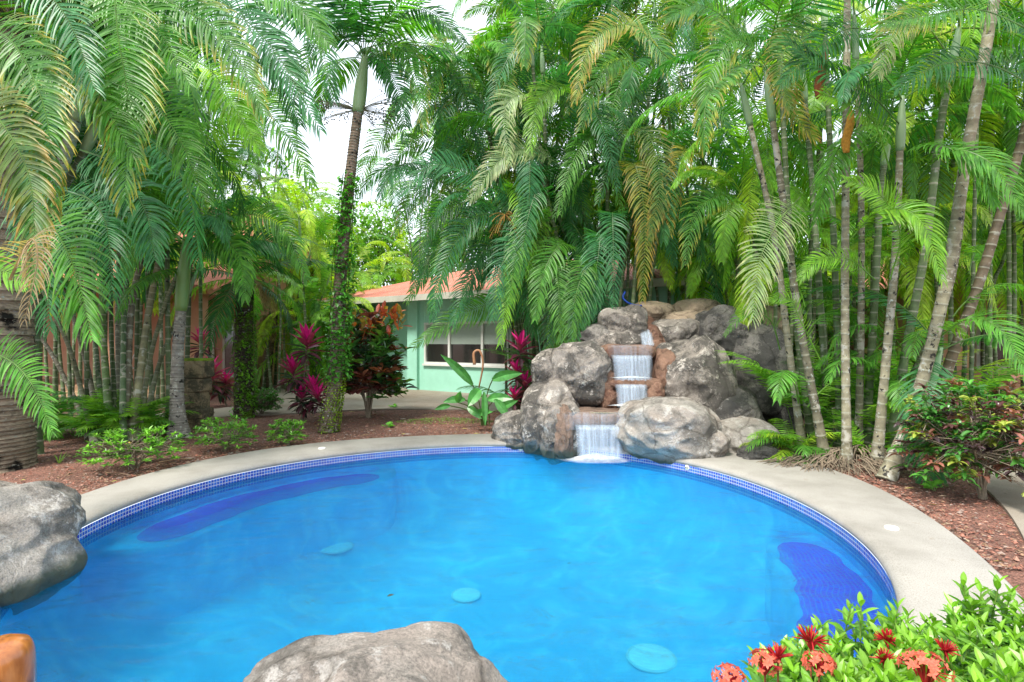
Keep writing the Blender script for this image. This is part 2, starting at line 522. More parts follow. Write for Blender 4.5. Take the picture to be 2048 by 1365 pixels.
for i, (px, py, z, r, lab) in enumerate([(672, 1096, -1.15, .2, 'round white underwater light on the pool floor near the left bench'),
                                 (932, 1192, -1.2, .15, 'small white floor fitting in the middle of the pool'),
                                 (1303, 1318, -1.16, .2, 'large white underwater light on the pool floor nearest the red flowers')]):
    # apparent place is through the water surface
    g = gnd(px, py, WZ); k = (z - CAM_H) / (WZ - CAM_H)
    dd = g.copy(); ext = (z - WZ) / (WZ - CAM_H)
    p = np.array([g[0] * (1 + ext * -0.0), g[1] * 1.0, z]); 
    for zz in np.arange(WZ, -1.3, -.005):
        q = g[:2] * (CAM_H - zz) / (CAM_H - WZ); rr_ = np.hypot(*(q - PC)) / 3.47
        aa = math.acos(min(1, rr_ ** (1 / .75)))
        if zz <= -0.45 - 0.80 * math.sin(aa) + .02: break
    z = zz; p = np.array([q[0], q[1], z])
    mb = MB(); disc(mb, p, r, .025, (.95, .95, .93))
    o = empty('pool_light', p, lab, 'pool light', 'white fittings on the pool floor')
    mb.build('lens', M['plain'], o, True)
    mb = MB(); th = np.linspace(0, 2 * PI, 33)
    tube(mb, np.c_[p[0] + np.cos(th) * r * 1.05, p[1] + np.sin(th) * r * 1.05, np.full(33, z + .01)], .012, 6, (.6, .72, .74), cap=False)
    mb.build('rim', M['plain'], o, True)
for (px, py), lab in [((1783, 1058), 'round white cap set in the right side of the pool coping'), ((644, 898), 'round white cap in the coping in front of the tall vine palm')]:
    p = gnd(px, py, .04); mb = MB(); disc(mb, p, .055, .018, (.75, .72, .66))
    tag(mb.build('coping_cap', M['plain'], smooth=True, loc=p), lab, 'cap', 'white caps in the pool coping')
for (px, py), lab in [((1043, 893), 'round return fitting in the blue tiles just left of the waterfall'), ((1368, 934), 'round return fitting in the blue tiles under the right waterfall boulder')]:
    t = ang(px, py, -.05); r_ = float(r_in(np.array([t]))[0]); d = np.array([math.cos(t), math.sin(t)])
    p = np.array([PC[0] + d[0] * (r_ - .002), PC[1] + d[1] * (r_ - .002), -.07])
    o = empty('return_fitting', p, lab, 'pool fitting', 'return fittings in the waterline tiles')
    mb = MB(); disc(mb, p, .035, .008, (.7, .68, .55), axis=(-d[0], -d[1], 0)); mb.build('faceplate', M['plain'], o, True)
    s_ = np.array([-d[1], d[0], 0]); q = p - np.array([d[0], d[1], 0]) * .012
    mb = MB()
    for k in (-1, 1): tube(mb, np.array([q + s_ * .02 * k, q + s_ * .006 * k]), .007, 6, (.02, .02, .02))
    mb.build('grille', M['plain'], o)

# ------------------------------------------------------------ paths
def sheet(name, poly, z, mat, kind='structure', label=None, thick=0.0):
    import bmesh
    bm = bmesh.new()
    vs = [bm.verts.new((p[0], p[1], z)) for p in poly]
    f = bm.faces.new(vs)
    if f.normal.z < 0: f.normal_flip()
    if thick:
        r = bmesh.ops.extrude_face_region(bm, geom=[f])
        for e in r['geom']:
            if isinstance(e, bmesh.types.BMVert): e.co.z -= thick
    bmesh.ops.triangulate(bm, faces=bm.faces[:])
    bmesh.ops.recalc_face_normals(bm, faces=bm.faces[:])
    me = bpy.data.meshes.new(name); bm.to_mesh(me); bm.free()
    me.materials.append(mat)
    o = bpy.data.objects.new(name, me); col.objects.link(o)
    tag(o, kind=kind)
    return o
near = spline([(-16, 8.4), *[gnd(x, y)[:2] for x, y in [(143, 863), (295, 848), (402, 841), (468, 836), (587, 830), (690, 824), (800, 821), (930, 823)]], (1.0, 12.4), (2.6, 14.6)], 60)
far = [(2.6, 16.5), (-3.0, 19.5), (-6.5, 22), (-8.8, 19.5), *[gnd(x, y)[:2] for x, y in [(560, 806), (410, 823), (300, 832), (180, 845)]], (-16, 10.3)]
sheet('path', [tuple(p) for p in near] + far, 0.04, M['path'], thick=0.08)
rp = spline([(3.1, 3.2), (4.15, 4.45), (5.0, 5.7), (5.75, 7.2), (6.3, 9), (6.3, 11), (5.6, 12.5), (4.0, 14.2), (2.7, 15.2)], 40)
rq = spline([(4.0, 16.5), (6.0, 14.6), (8.3, 13.0), (8.9, 11), (8.7, 9), (8.2, 7.2), (7.4, 5.2), (6.0, 3.2), (4.4, 1.8)], 30)
sheet('path', [tuple(p) for p in rp] + [tuple(p) for p in rq], 0.04, M['path'], thick=0.08)

# mulch chips, leaf litter and small stones
def chips():
    mb = MB(); V = []; F3 = []; C = []
    n = 0
    pal = np.array([(.22, .09, .06), (.3, .13, .09), (.17, .07, .05), (.33, .18, .13), (.3, .22, .18), (.12, .07, .05), (.26, .16, .1)])
    cnt = 0
    while cnt < 30000:
        th = random.uniform(-0.35, PI + .35); e = random.random() ** 1.5 * 6 + .01
        r = float(np.interp(th % (2 * PI), TH, RO)) + e
        x, y = PC[0] + math.cos(th) * r, PC[1] + math.sin(th) * r
        if abs(x) > y * 1.0 + .5: continue
        s = random.uniform(.005, .014) * (1 if random.random() < .93 else 2)
        a = random.uniform(0, PI); ca, sa = math.cos(a), math.sin(a)
        q = np.array([(-s * 1.5, -s * .6, 0), (s * 1.4, -s * .5, .002), (s, s * .7, 0), (-s, s * .6, .002), (0, 0, s * random.uniform(.5, 1.1))])
        q = np.c_[q[:, 0] * ca - q[:, 1] * sa + x, q[:, 0] * sa + q[:, 1] * ca + y, q[:, 2] + .013 + .02 * mnoise.noise(Vector((x * .6, y * .6, 0)))]
        V.append(q); C.append(np.tile(pal[rng.integers(7)] * random.uniform(.7, 1.3), (5, 1)))
        F3 += [(n, n + 1, n + 4), (n + 1, n + 2, n + 4), (n + 2, n + 3, n + 4), (n + 3, n, n + 4)]
        n += 5; cnt += 1
    mb.add(np.concatenate(V), None, F3, np.concatenate(C))
    tag(mb.build('mulch_chips', M['wood']), 'loose chips of red lava rock and bark covering the beds', 'mulch', kind='stuff')
    mb = MB()
    for i in range(500):
        th = random.uniform(-0.35, PI + .35); e = random.random() ** 1.3 * 6 + .03
        r = float(np.interp(th % (2 * PI), TH, RO)) + e
        x, y = PC[0] + math.cos(th) * r, PC[1] + math.sin(th) * r
        L = random.uniform(.02, .09); w = random.uniform(.004, .015); a = random.uniform(0, PI)
        d = np.array([math.cos(a), math.sin(a), 0]); s_ = np.array([-d[1], d[0], 0]) * w
        p = np.array([x, y, .034])
        cc = random.choice([(.4, .3, .2), (.5, .45, .38), (.3, .2, .1), (.2, .12, .07), (.45, .4, .12)])
        mb.add([p - d * L, p + s_ + [0, 0, .01], p + d * L, p - s_ + [0, 0, .004]], [(0, 1, 2, 3)], None, cc)
    tag(mb.build('leaf_litter', M['wood']), 'dry fallen leaf scraps scattered over the red mulch', 'leaf litter', kind='stuff')
chips()

# ------------------------------------------------------------ boulders
_ico = None
def ico():
    global _ico
    if _ico is None:
        import bmesh
        bm = bmesh.new(); bmesh.ops.create_icosphere(bm, subdivisions=6, radius=1)
        v = np.array([x.co[:] for x in bm.verts]); f = np.array([[q.index for q in g.verts] for g in bm.faces]); bm.free()
        _ico = (v, f)
    return _ico
def rock_mat(name, base, dark, pale, seed, darkness=0.5, paleness=0.55, brown=None):
    m, nt, b = newmat(name)
    v = N(nt, 'ShaderNodeNewGeometry').outputs['Position']
    mpp = N(nt, 'ShaderNodeMapping', Location=(seed * 3.1, seed * 1.7, seed)); nt.links.new(v, mpp.inputs[0]); v = mpp.outputs[0]
    n1 = noise_tex(nt, 2.2, 8, 0.62, v, 0.3)
    n2 = noise_tex(nt, 28, 7, 0.75, v)
    n3 = noise_tex(nt, 5, 9, 0.72, v, 0.5)
    c = ramp(nt, n3, [(0.3, tuple(q * .7 for q in base)), (0.7, tuple(q * 1.25 for q in base))])
    if brown is not None:
        c = mixc(nt, ramp(nt, noise_tex(nt, 1.4, 5, .6, v), [(0.45, (0, 0, 0)), (0.6, (.25, .25, .25))]), c, brown)
    # crusty lichen: a large mask broken up by fine speckle
    am = N(nt, 'ShaderNodeMath', operation='ADD'); nt.links.new(n1, am.inputs[0])
    am2 = N(nt, 'ShaderNodeMath', operation='MULTIPLY'); am2.inputs[1].default_value = 0.45; nt.links.new(n2, am2.inputs[0]); nt.links.new(am2.outputs[0], am.inputs[1])
    fd = ramp(nt, am.outputs[0], [(1.225 - darkness * .95, (0, 0, 0)), (1.225 - darkness * .95 + .1, (.85, .85, .85))])
    c = mixc(nt, fd, c, dark)
    pm = N(nt, 'ShaderNodeMath', operation='ADD'); nt.links.new(n3, pm.inputs[0]); nt.links.new(am2.outputs[0], pm.inputs[1])
    fp = ramp(nt, pm.outputs[0], [(1.34 - paleness * .95, (0, 0, 0)), (1.34 - paleness * .95 + .06, (.8, .8, .8))])
    c = mixc(nt, fp, c, pale)
    sp = ramp(nt, noise_tex(nt, 90, 3, .7, v), [(0.3, (.6, .6, .6)), (0.5, (1, 1, 1)), (0.72, (1.3, 1.3, 1.3))])
    c = mixc(nt, 1.0, c, sp, 'MULTIPLY')
    # cracks, and a dark damp band with algae where rock meets water
    vd = N(nt, 'ShaderNodeTexVoronoi', Scale=1.5); vd.feature = 'DISTANCE_TO_EDGE'
    wv = mixc(nt, .22, v, N(nt, 'ShaderNodeTexNoise', Scale=3.0, Detail=5.0).outputs['Color'])
    nt.links.new(wv, vd.inputs['Vector'])
    ck = ramp(nt, vd.outputs['Distance'], [(0.0, (.35, .33, .3)), (0.012, (.75, .74, .72)), (0.03, (1, 1, 1))])
    c = mixc(nt, .75, c, ck, 'MULTIPLY')
    sx = nt.nodes.new('ShaderNodeSeparateXYZ'); nt.links.new(N(nt, 'ShaderNodeNewGeometry').outputs['Position'], sx.inputs[0])
    zz = N(nt, 'ShaderNodeMath', operation='MULTIPLY_ADD'); zz.inputs[1].default_value = -.25; nt.links.new(n3, zz.inputs[0]); nt.links.new(sx.outputs['Z'], zz.inputs[2])
    wb = ramp(nt, zz.outputs[0], [(0.0, (1, 1, 1)), (0.07, (0, 0, 0))])
    zs_ = N(nt, 'ShaderNodeMath', operation='ADD'); zs_.inputs[1].default_value = 0.16; nt.links.new(zz.outputs[0], zs_.inputs[0]); nt.links.new(zs_.outputs[0], wb.node.inputs['Fac'])
    c = mixc(nt, wb, c, (0.075, 0.085, 0.06))
    nt.links.new(c, b.inputs['Base Color']); b.inputs['Roughness'].default_value = 0.88
    h = N(nt, 'ShaderNodeMath', operation='MULTIPLY_ADD'); h.inputs[1].default_value = .35
    nt.links.new(n2, h.inputs[0]); nt.links.new(n3, h.inputs[2])
    bump(nt, b, h.outputs[0], 0.9, 0.05)
    return m
M['rock'] = rock_mat('grey_boulder', (0.27, 0.235, 0.2), (0.055, 0.05, 0.043), (0.52, 0.47, 0.41), 1, 0.595, 0.585)
M['rock_dark'] = rock_mat('dark_lichen_boulder', (0.22, 0.2, 0.175), (0.045, 0.043, 0.04), (0.42, 0.40, 0.36), 5, 0.64, 0.5)
M['rock_pale'] = rock_mat('pale_boulder', (0.31, 0.285, 0.25), (0.12, 0.107, 0.09), (0.47, 0.44, 0.40), 9, 0.52, 0.6, (0.33, 0.22, 0.16))
M['rock_tan'] = rock_mat('tan_boulder', (0.34, 0.26, 0.18), (0.13, 0.10, 0.065), (0.5, 0.44, 0.35), 13, 0.48, 0.5)
M['rock_wet'] = rock_mat('wet_brown_ledge', (0.22, 0.145, 0.105), (0.07, 0.05, 0.035), (0.46, 0.40, 0.35), 37, 0.5, 0.52)
M['rock_rust'] = rock_mat('rust_stained_rock', (0.22, 0.125, 0.082), (0.10, 0.042, 0.025), (0.46, 0.33, 0.24), 17, 0.52, 0.45)

def boulder(name, c, rad, seed, mat, parent=None, rot=0.0, sq=2.6, lump=0.16, tilt=0.0, post=None, label=None):
    v, f = ico()
    s = (np.abs(v) ** sq).sum(1) ** (-1 / sq)
    p = v * s[:, None]
    off = Vector((seed * 7.3, seed * 3.7, seed * 1.9))
    L = np.array([mnoise.noise(Vector(q) * 1.25 + off) for q in v])
    rg = np.array([mnoise.noise(Vector(q) * 2.6 - off) for q in v])
    fi = np.array([mnoise.fractal(Vector(q) * 6 + off, 1.0, 2.0, 4) for q in v])
    p = p * (1 + lump * (L * 1.6) + lump * .55 * (0.5 - np.abs(rg) * 2.0) + 0.018 * fi)[:, None]
    p = p * np.asarray(rad)
    ct, st = math.cos(tilt), math.sin(tilt)
    p = np.c_[p[:, 0] * ct - p[:, 2] * st, p[:, 1], p[:, 0] * st + p[:, 2] * ct]
    cr_, sr = math.cos(rot), math.sin(rot)
    p = np.c_[p[:, 0] * cr_ - p[:, 1] * sr, p[:, 0] * sr + p[:, 1] * cr_, p[:, 2]]
    p = p + np.asarray(c)
    if post is not None: p = post(p)
    mb = MB(); mb.add(p, None, f, (.3, .3, .3))
    o = mb.build(name, mat, parent, smooth=True, loc=None if parent else c)
    if label: o['label'] = label
    return o

def pxb(x0, y0, x1, y1, Y, depth=None):
    """centre and radii of a boulder seen in the pixel box at depth Y"""
    a = at(x0, y1, Y); b_ = at(x1, y0, Y)
    r = np.array([(b_[0] - a[0]) / 2, 0, (b_[2] - a[2]) / 2])
    r[1] = depth if depth else (r[0] + r[2]) / 2
    c = (a + b_) / 2
    return c, r

tag(boulder('boulder', (-4.28, 4.05, 0.05), (0.87, .74, .53), 3, M['rock_pale'], sq=2.5, rot=.35, lump=.17), 'big pale grey boulder overhanging the left edge of the pool', 'boulder')
tag(boulder('boulder', (-0.475, 1.96, 0.12), (0.57, .42, .43), 8, M['rock_pale'], sq=2.4, rot=.1, lump=.14, tilt=.07), 'pale speckled boulder nearest the camera at the front edge of the pool', 'boulder')
tag(boulder('boulder', gnd(1830 - 15, 948) * [1, 1, 0] + [-3.6 * 0, 0, 0.0], (.01, .01, .01), 8, M['rock']), 'x', 'x') if False else None

# rock waterfall
wf = empty('rock_waterfall', gnd(1250, 880), 'grey boulder waterfall with three rust-stained ledges spilling into the back of the pool', 'waterfall')
BL = [  # px box, depth, half thickness, seed, mat, tilt, squareness
    (985, 822, 1105, 905, 9.25, .5, 1, 'rock', 0.1, 2.4),
    (1040, 765, 1150, 925, 8.95, .5, 2, 'rock', -0.25, 2.4),
    (1075, 800, 1165, 925, 8.55, .35, 3, 'rock', 0.0, 2.4),
    (1062, 700, 1140, 800, 9.5, .5, 4, 'rock', 0.2, 2.2),
    (1095, 684, 1222, 812, 9.2, .55, 5, 'rock', -0.2, 2.5),
    (1155, 650, 1235, 715, 9.8, .5, 6, 'rock_dark', 0, 2.4),
    (1165, 655, 1285, 750, 9.7, .45, 61, 'rock', 0.2, 2.4),
    (1195, 614, 1290, 705, 9.9, .5, 7, 'rock', 0.1, 3.0),
    (1290, 638, 1400, 720, 10.0, .55, 8, 'rock', 0.3, 2.4),
    (1345, 600, 1440, 665, 10.8, .5, 9, 'rock_tan', 0.1, 2.6),
    (1260, 604, 1350, 670, 10.9, .5, 10, 'rock_tan', -0.1, 2.6),
    (1320, 622, 1400, 680, 10.5, .45, 11, 'rock_tan', 0.1, 2.6),
    (1300, 680, 1400, 740, 9.6, .5, 12, 'rock', 0.1, 2.4),
    (1380, 615, 1492, 735, 9.9, .6, 13, 'rock_dark', -0.15, 2.5),
    (1480, 612, 1560, 700, 10.6, .6, 14, 'rock_tan', 0, 2.5),
    (1318, 680, 1460, 870, 9.15, .65, 15, 'rock', 0.05, 2.8),
    (1440, 655, 1575, 840, 9.7, .7, 16, 'rock_dark', -0.05, 2.6),
    (1400, 780, 1520, 905, 9.0, .6, 17, 'rock_dark', 0.1, 2.4),
    (1235, 800, 1440, 925, 8.15, .62, 18, 'rock_pale', -0.1, 2.6),
    (1250, 795, 1345, 860, 8.6, .4, 19, 'rock', 0.1, 2.4),
    (1425, 838, 1545, 925, 8.3, .5, 20, 'rock_pale', 0.1, 2.6),
    (1340, 855, 1450, 930, 7.95, .4, 21, 'rock_pale', 0.0, 2.6),
    (1135, 760, 1330, 900, 9.75, .7, 22, 'rock_rust', 0, 3.2),
    (1190, 670, 1340, 830, 10.15, .7, 23, 'rock_rust', 0, 3.2),
    (1240, 640, 1330, 760, 10.6, .6, 24, 'rock_rust', 0, 3.0),
    (1540, 770, 1590, 900, 9.4, .5, 25, 'rock_dark', 0, 2.5),
    (1168, 712, 1226, 806, 9.1, .35, 26, 'rock_rust', .1, 2.5),
    (1304, 700, 1348, 800, 9.1, .35, 27, 'rock_rust', -.1, 2.5),
    (1278, 650, 1322, 700, 9.75, .3, 28, 'rock_rust', .2, 2.4),
    (1200, 775, 1240, 822, 8.95, .25, 29, 'rock_rust', 0, 2.4),
    (1288, 765, 1330, 822, 8.85, .25, 30, 'rock_rust', 0, 2.4),
    (1105, 815, 1150, 920, 8.4, .25, 31, 'rock_wet', 0, 2.6),
    (1246, 822, 1290, 925, 8.35, .25, 32, 'rock_wet', 0, 2.6),
]
for (x0, y0, x1, y1, Y, dp, sd_, mt, tl, sq) in BL:
    c, r = pxb(x0, y0, x1, y1, Y, dp)
    boulder('boulder', c, r, sd_ + 20, M[mt], wf, rot=0.15 * math.sin(sd_), sq=sq, tilt=tl, lump=.12)
tag(boulder('boulder', gnd(1528, 925) + [0, .15, .06], (.27, .2, .14), 71, M['rock_dark'], sq=2.4), 'small dark stone on the coping beside the waterfall', 'boulder')

# ledges and falling sheets. ledge(px left, px right, py top, Y front, depth, thickness)
def ledge(x0, x1, py, Yf, depth, th, seed, mat='rock_rust', sag=0.0):
    a, b_ = at(x0, py, Yf), at(x1, py, Yf)
    w = (b_[0] - a[0]) / 2; cx = (a[0] + b_[0]) / 2; z = a[2]
    nu, nv = 40, 22
    V = []
    for i in range(nu):
        u = -1 + 2 * i / (nu - 1)
        for j in range(nv):
            # closed profile round the slab
            t = j / nv * 2 * PI
            py_ = abs(math.cos(t)) ** .45 * math.copysign(1, math.cos(t)); pz = abs(math.sin(t)) ** .6 * math.copysign(1, math.sin(t))
            bow = 0.10 * (1 - u * u)
            taper = (1 - abs(u) ** 6) ** .5 if abs(u) < 1 else 0
            x = cx + u * w
            y = Yf + depth / 2 - py_ * (depth / 2) * (.5 + .5 * taper) * 1 - bow
            zz = z - th / 2 + pz * th / 2 * max(taper, .15) + sag * u * u
            n_ = mnoise.noise(Vector((x * 4 + seed, y * 4, zz * 6))) * .03
            V.append((x + n_, y + n_, zz + n_))
    mb = MB(); mb.add(V, grid_faces(nu, nv, True), None, (.3, .1, .06))
    f3 = []
    mb.add([V[0], V[-1]], None, None)
    return mb.build('ledge', M[mat], wf, smooth=True)
ledge(1200, 1318, 690, 8.98, .9, .26, 1)
ledge(1200, 1335, 757, 8.80, .9, .17, 2)
ledge(1112, 1285, 824, 8.3, 1.1, .25, 3, 'rock_wet')

def fall_mat(nm='falling_water', lo=0.1, hi=.5):
    m, nt, b = newmat(nm)
    v = N(nt, 'ShaderNodeTexCoord').outputs['Object']
    mpp = N(nt, 'ShaderNodeMapping', Scale=(16, 4, 0.5)); nt.links.new(v, mpp.inputs[0])
    n1 = noise_tex(nt, 1.6, 6, 0.7, mpp.outputs[0])
    b.inputs['Base Color'].default_value = (0.62, 0.72, 0.84, 1)
    b.inputs['Roughness'].default_value = 0.25
    f = ramp(nt, n1, [(0.3, (lo, lo, lo)), (0.75, (hi, hi, hi))])
    ea = N(nt, 'ShaderNodeAttribute', attribute_name='col')
    em = N(nt, 'ShaderNodeMath', operation='MULTIPLY'); nt.links.new(f, em.inputs[0]); nt.links.new(ea.outputs['Fac'], em.inputs[1])
    nt.links.new(em.outputs[0], b.inputs['Alpha'])
    bump(nt, b, n1, 0.4, 0.02)
    return m
M['fall'] = fall_mat()
M['film'] = fall_mat('thin_water_film', 0, .32)
def foam_mat():
    m, nt, b = newmat('foam')
    at_ = N(nt, 'ShaderNodeAttribute', attribute_name='col')
    v = N(nt, 'ShaderNodeTexCoord').outputs['Object']
    n1 = noise_tex(nt, 14, 7, 0.7, v)
    b.inputs['Base Color'].default_value = (0.85, 0.9, 0.93, 1); b.inputs['Roughness'].default_value = .6
    ml = N(nt, 'ShaderNodeMath', operation='ADD'); ml.inputs[1].default_value = .25; nt.links.new(n1, ml.inputs[0])
    mm = N(nt, 'ShaderNodeMath', operation='MULTIPLY'); nt.links.new(ml.outputs[0], mm.inputs[0]); nt.links.new(at_.outputs['Fac'], mm.inputs[1])
    nt.links.new(ramp(nt, mm.outputs[0], [(0.08, (0, 0, 0)), (0.5, (.97, .97, .97))]), b.inputs['Alpha'])
    return m
M['foam'] = foam_mat()
def fall(x0, x1, py0, py1, Y0, Y1, seed, thick=.05, film=False):
    """curved sheet: over the lip at (py0, Y0), down to (py1, Y1) with thickness"""
    a, b_ = at(x0, py0, Y0), at(x1, py0, Y0); zb = at(x0, py1, Y1)[2]
    nu, nv = 60, 22
    mb = MB()
    for k in range(1 if film else 2):
        V = []
        for j in range(nv):
            t = j / (nv - 1)
            for i in range(nu):
                u = i / (nu - 1)
                ruf = .02 * mnoise.noise(Vector((u * 14 + seed, k * 3, t * .7)))
                if t < .18: y = Y0 + .16 * (1 - t / .18) - .07 * (1 - (2 * u - 1) ** 2); z = a[2] + .012 - .02 * (t / .18) ** 2
                else:
                    s = (t - .18) / .82
                    y = Y0 + (Y1 - Y0) * s ** .6 - .07 * (1 - (2 * u - 1) ** 2); z = a[2] - .01 + (zb - a[2]) * s
                V.append((a[0] + (b_[0] - a[0]) * (u + (u - .5) * -.08 * t + .02 * mnoise.noise(Vector((u * 9, t * 3, seed + k)))), y + ruf - k * thick, z + (.03 * mnoise.noise(Vector((u * 12, seed, k))) if t > .9 else 0)))
        eu = np.tile(np.clip(np.minimum(np.linspace(0, 1, nu), np.linspace(1, 0, nu)) * 7 + .0, 0, 1) ** .7, nv)
        mb.add(V, grid_faces(nv, nu), None, np.c_[eu, eu, eu])
    return mb.build('water_film' if film else 'water_fall', M['film' if film else 'fall'], wf, smooth=True)
def foam(px, py, z, rx, ry, seed, h=.03):
    p = gnd(px, py, z); n, mr = 48, 10
    V = [(p[0], p[1], z + h)]; C = [(1, 1, 1)]
    for j in range(1, mr + 1):
        for i in range(n):
            t = 2 * PI * i / n; r = j / mr
            q = r * (1 + .18 * mnoise.noise(Vector((math.cos(t) * 2 + seed, math.sin(t) * 2, 0))))
            V.append((p[0] + math.cos(t) * rx * q, p[1] + math.sin(t) * ry * q, z + .004 + h * (1 - r) * (1 + .7 * mnoise.noise(Vector((math.cos(t) * r * 6, math.sin(t) * r * 6, seed))))))
            k = (1 - r) ** .8; C.append((k, k, k))
    V = np.array(V)
    f4 = [(1 + (j - 1) * n + i, 1 + j * n + i, 1 + j * n + (i + 1) % n, 1 + (j - 1) * n + (i + 1) % n) for j in range(1, mr) for i in range(n)]
    f3 = [(0, 1 + i, 1 + (i + 1) % n) for i in range(n)]
    mb = MB(); mb.add(V, f4, f3, C)
    return mb.build('foam', M['foam'], wf, smooth=True)
fall(1222, 1304, 712, 759, 8.88, 8.80, 1)
fall(1229, 1294, 770, 813, 8.70, 8.62, 2)
fall(1148, 1248, 852, 914, 8.18, 8.08, 3)
fall(1270, 1296, 655, 690, 9.75, 9.3, 4)
fall(1214, 1308, 692, 722, 8.86, 8.84, 5, film=True)
fall(1124, 1268, 828, 858, 8.17, 8.15, 6, film=True)
m, nt, b = newmat('basin_water')
b.inputs['Base Color'].default_value = (0.22, 0.2, 0.1, 1); b.inputs['Roughness'].default_value = 0.08
bump(nt, b, noise_tex(nt, 8, 4, .6, objvec(nt)), .3, .02)
def basin(x0, x1, py, Yc, ry):
    a, b_ = at(x0, py, Yc), at(x1, py, Yc)
    mb = MB(); disc(mb, ((a[0] + b_[0]) / 2, Yc, a[2]), 1.0, .004, (.2, .2, .1), 40, 0)
    V = mb.v[0]; cx = (a[0] + b_[0]) / 2
    V[:, 0] = cx + (V[:, 0] - cx) * (b_[0] - a[0]) / 2; V[:, 1] = Yc + (V[:, 1] - Yc) * ry
    mb.build('basin_water', m, wf, True)
basin(1150, 1255, 821, 8.62, .36)
p_ = at(1200, 690, 8.9)
foam(1197, 914, WZ + .005, .78, .55, 2, .045)
foam(1197, 906, WZ + .012, .48, .22, 3, .09)
for x, py, Y, rx, ry, s_ in [(1262, 757, 8.8, .38, .10, 5), (1262, 812, 8.56, .40, .14, 6)]:
    q = at(x, py, Y)
    o_ = foam(1200, 900, 0, rx, ry, s_, .03)
    g0 = gnd(1200, 900, 0)
    o_.location = tuple(q - g0 + np.array([0, 0, 0.0]))

# blue hose end on top of the rocks
mb = MB(); tube(mb, spline([at(1250, 584, 10.2), at(1246, 596, 10.15), at(1256, 606, 10.1), at(1270, 611, 10.1), at(1283, 612, 10.2)], 24), .018, 8, (.01, .06, .4))
tag(mb.build('garden_hose', M['plain'], smooth=True, loc=at(1262, 606, 10.1)), 'short curl of blue hose lying on top of the waterfall rocks', 'hose')

# ------------------------------------------------------------ buildings
def stucco(name, base, stain):
    m, nt, b = newmat(name)
    v = N(nt, 'ShaderNodeNewGeometry').outputs['Position']
    c = ramp(nt, noise_tex(nt, 1.3, 7, .65, v), [(0.3, stain), (0.6, base)])
    nt.links.new(c, b.inputs['Base Color']); b.inputs['Roughness'].default_value = .9
    bump(nt, b, noise_tex(nt, 60, 4, .6, v), .3, .004)
    return m
def rooftile(name, base, dark, ax='X'):
    m, nt, b = newmat(name)
    v = objvec(nt)
    w = N(nt, 'ShaderNodeTexWave', Scale=3.2); w.bands_direction = ax; nt.links.new(v, w.inputs[0])
    c = mixc(nt, ramp(nt, noise_tex(nt, 2.5, 6, .6, v), [(0.35, (0, 0, 0)), (0.65, (1, 1, 1))]), dark, base)
    c = mixc(nt, 1.0, c, ramp(nt, w.outputs['Fac'], [(0.0, (.7, .7, .7)), (0.3, (1, 1, 1))]), 'MULTIPLY')
    nt.links.new(c, b.inputs['Base Color']); b.inputs['Roughness'].default_value = .8
    bump(nt, b, w.outputs['Fac'], .6, .04)
    return m
M['mint'] = stucco('mint_stucco', (0.36, 0.70, 0.55), (0.30, 0.60, 0.46))
M['orange'] = stucco('terracotta_stucco', (0.50, 0.27, 0.16), (0.40, 0.20, 0.12))
M['roof'] = rooftile('salmon_roof', (0.62, 0.22, 0.15), (0.48, 0.15, 0.10))
M['trim'] = stucco('cream_trim', (0.55, 0.53, 0.45), (0.42, 0.40, 0.33))
m, nt, b = newmat('window_glass')
b.inputs['Base Color'].default_value = (.02, .022, .02, 1); b.inputs['Roughness'].default_value = .06; b.inputs['Specular IOR Level'].default_value = .8
M['glass'] = m
M['white'] = stucco('white_frame', (.72, .72, .68), (.6, .6, .56))

O = np.array([-3.08, 18.2, 0]); U = nrm([0.826, -0.565, 0]); W = np.array([0.565, 0.826, 0])   # U along the facade, W into the house
def hm(V): return O + V[:, :1] * U + V[:, 1:2] * W + V[:, 2:] * np.array([0, 0, 1.0])
hs = empty('green_house', O, 'mint green bungalow with salmon roof and a wide white framed window, behind the pool', 'house')
L0, L1, D = -3.9, 8.5, 7.0
mb = MB()
zt = 3.1
wz0, wz1, wx0, wx1 = .9, 2.25, .25, 4.2
box(mb, .02, wx0, 0, D, 0, zt, M=hm); box(mb, wx1, L1, 0, D, 0, zt, M=hm)
box(mb, wx0, wx1, 0.002, D, 0, wz0, M=hm); box(mb, wx0, wx1, 0.002, D, wz1, zt, M=hm)
box(mb, L0, .02, .45, D, 0, zt, M=hm)
mb.build('wall', M['mint'], hs)
mb = MB(); box(mb, -.42, .02, -.12, .45, 0, zt - .02, M=hm); mb.build('pilaster', M['mint'], hs)
# window
wn_mb = MB()
fw = .07
for a0, a1, c0, c1 in [(wx0, wx1, wz0, wz0 + fw), (wx0, wx1, wz1 - fw, wz1), (wx0, wx0 + fw, wz0, wz1), (wx1 - fw, wx1, wz0, wz1), (1.28, 1.36, wz0, wz1), (2.6, 2.68, wz0, wz1), (3.5, 3.58, wz0, wz1)]:
    dx = .004 if (a1 - a0) < .2 else 0
    box(wn_mb, a0, a1, -.03 + dx, .08, c0 + dx, c1 - dx, (.7, .7, .7), M=hm)
box(wn_mb, wx0 - .04, wx1 + .04, -.07, -.031, wz0 - .05, wz0 + .01, M=hm)
wn = wn_mb.build('window', M['white'], hs)
mb = MB(); box(mb, wx0 + fw, wx1 - fw, .05, .06, wz0 + fw, wz1 - fw, M=hm); mb.build('pane', M['glass'], wn)
mb = MB(); box(mb, wx0 + fw, 1.28, .035, .045, 1.55, wz1 - fw, (.30, .36, .32), M=hm); box(mb, 1.36, wx1 - fw, .035, .045, 1.55, wz1 - fw, (.33, .39, .34), M=hm); mb.build('blind', M['plain'], wn)
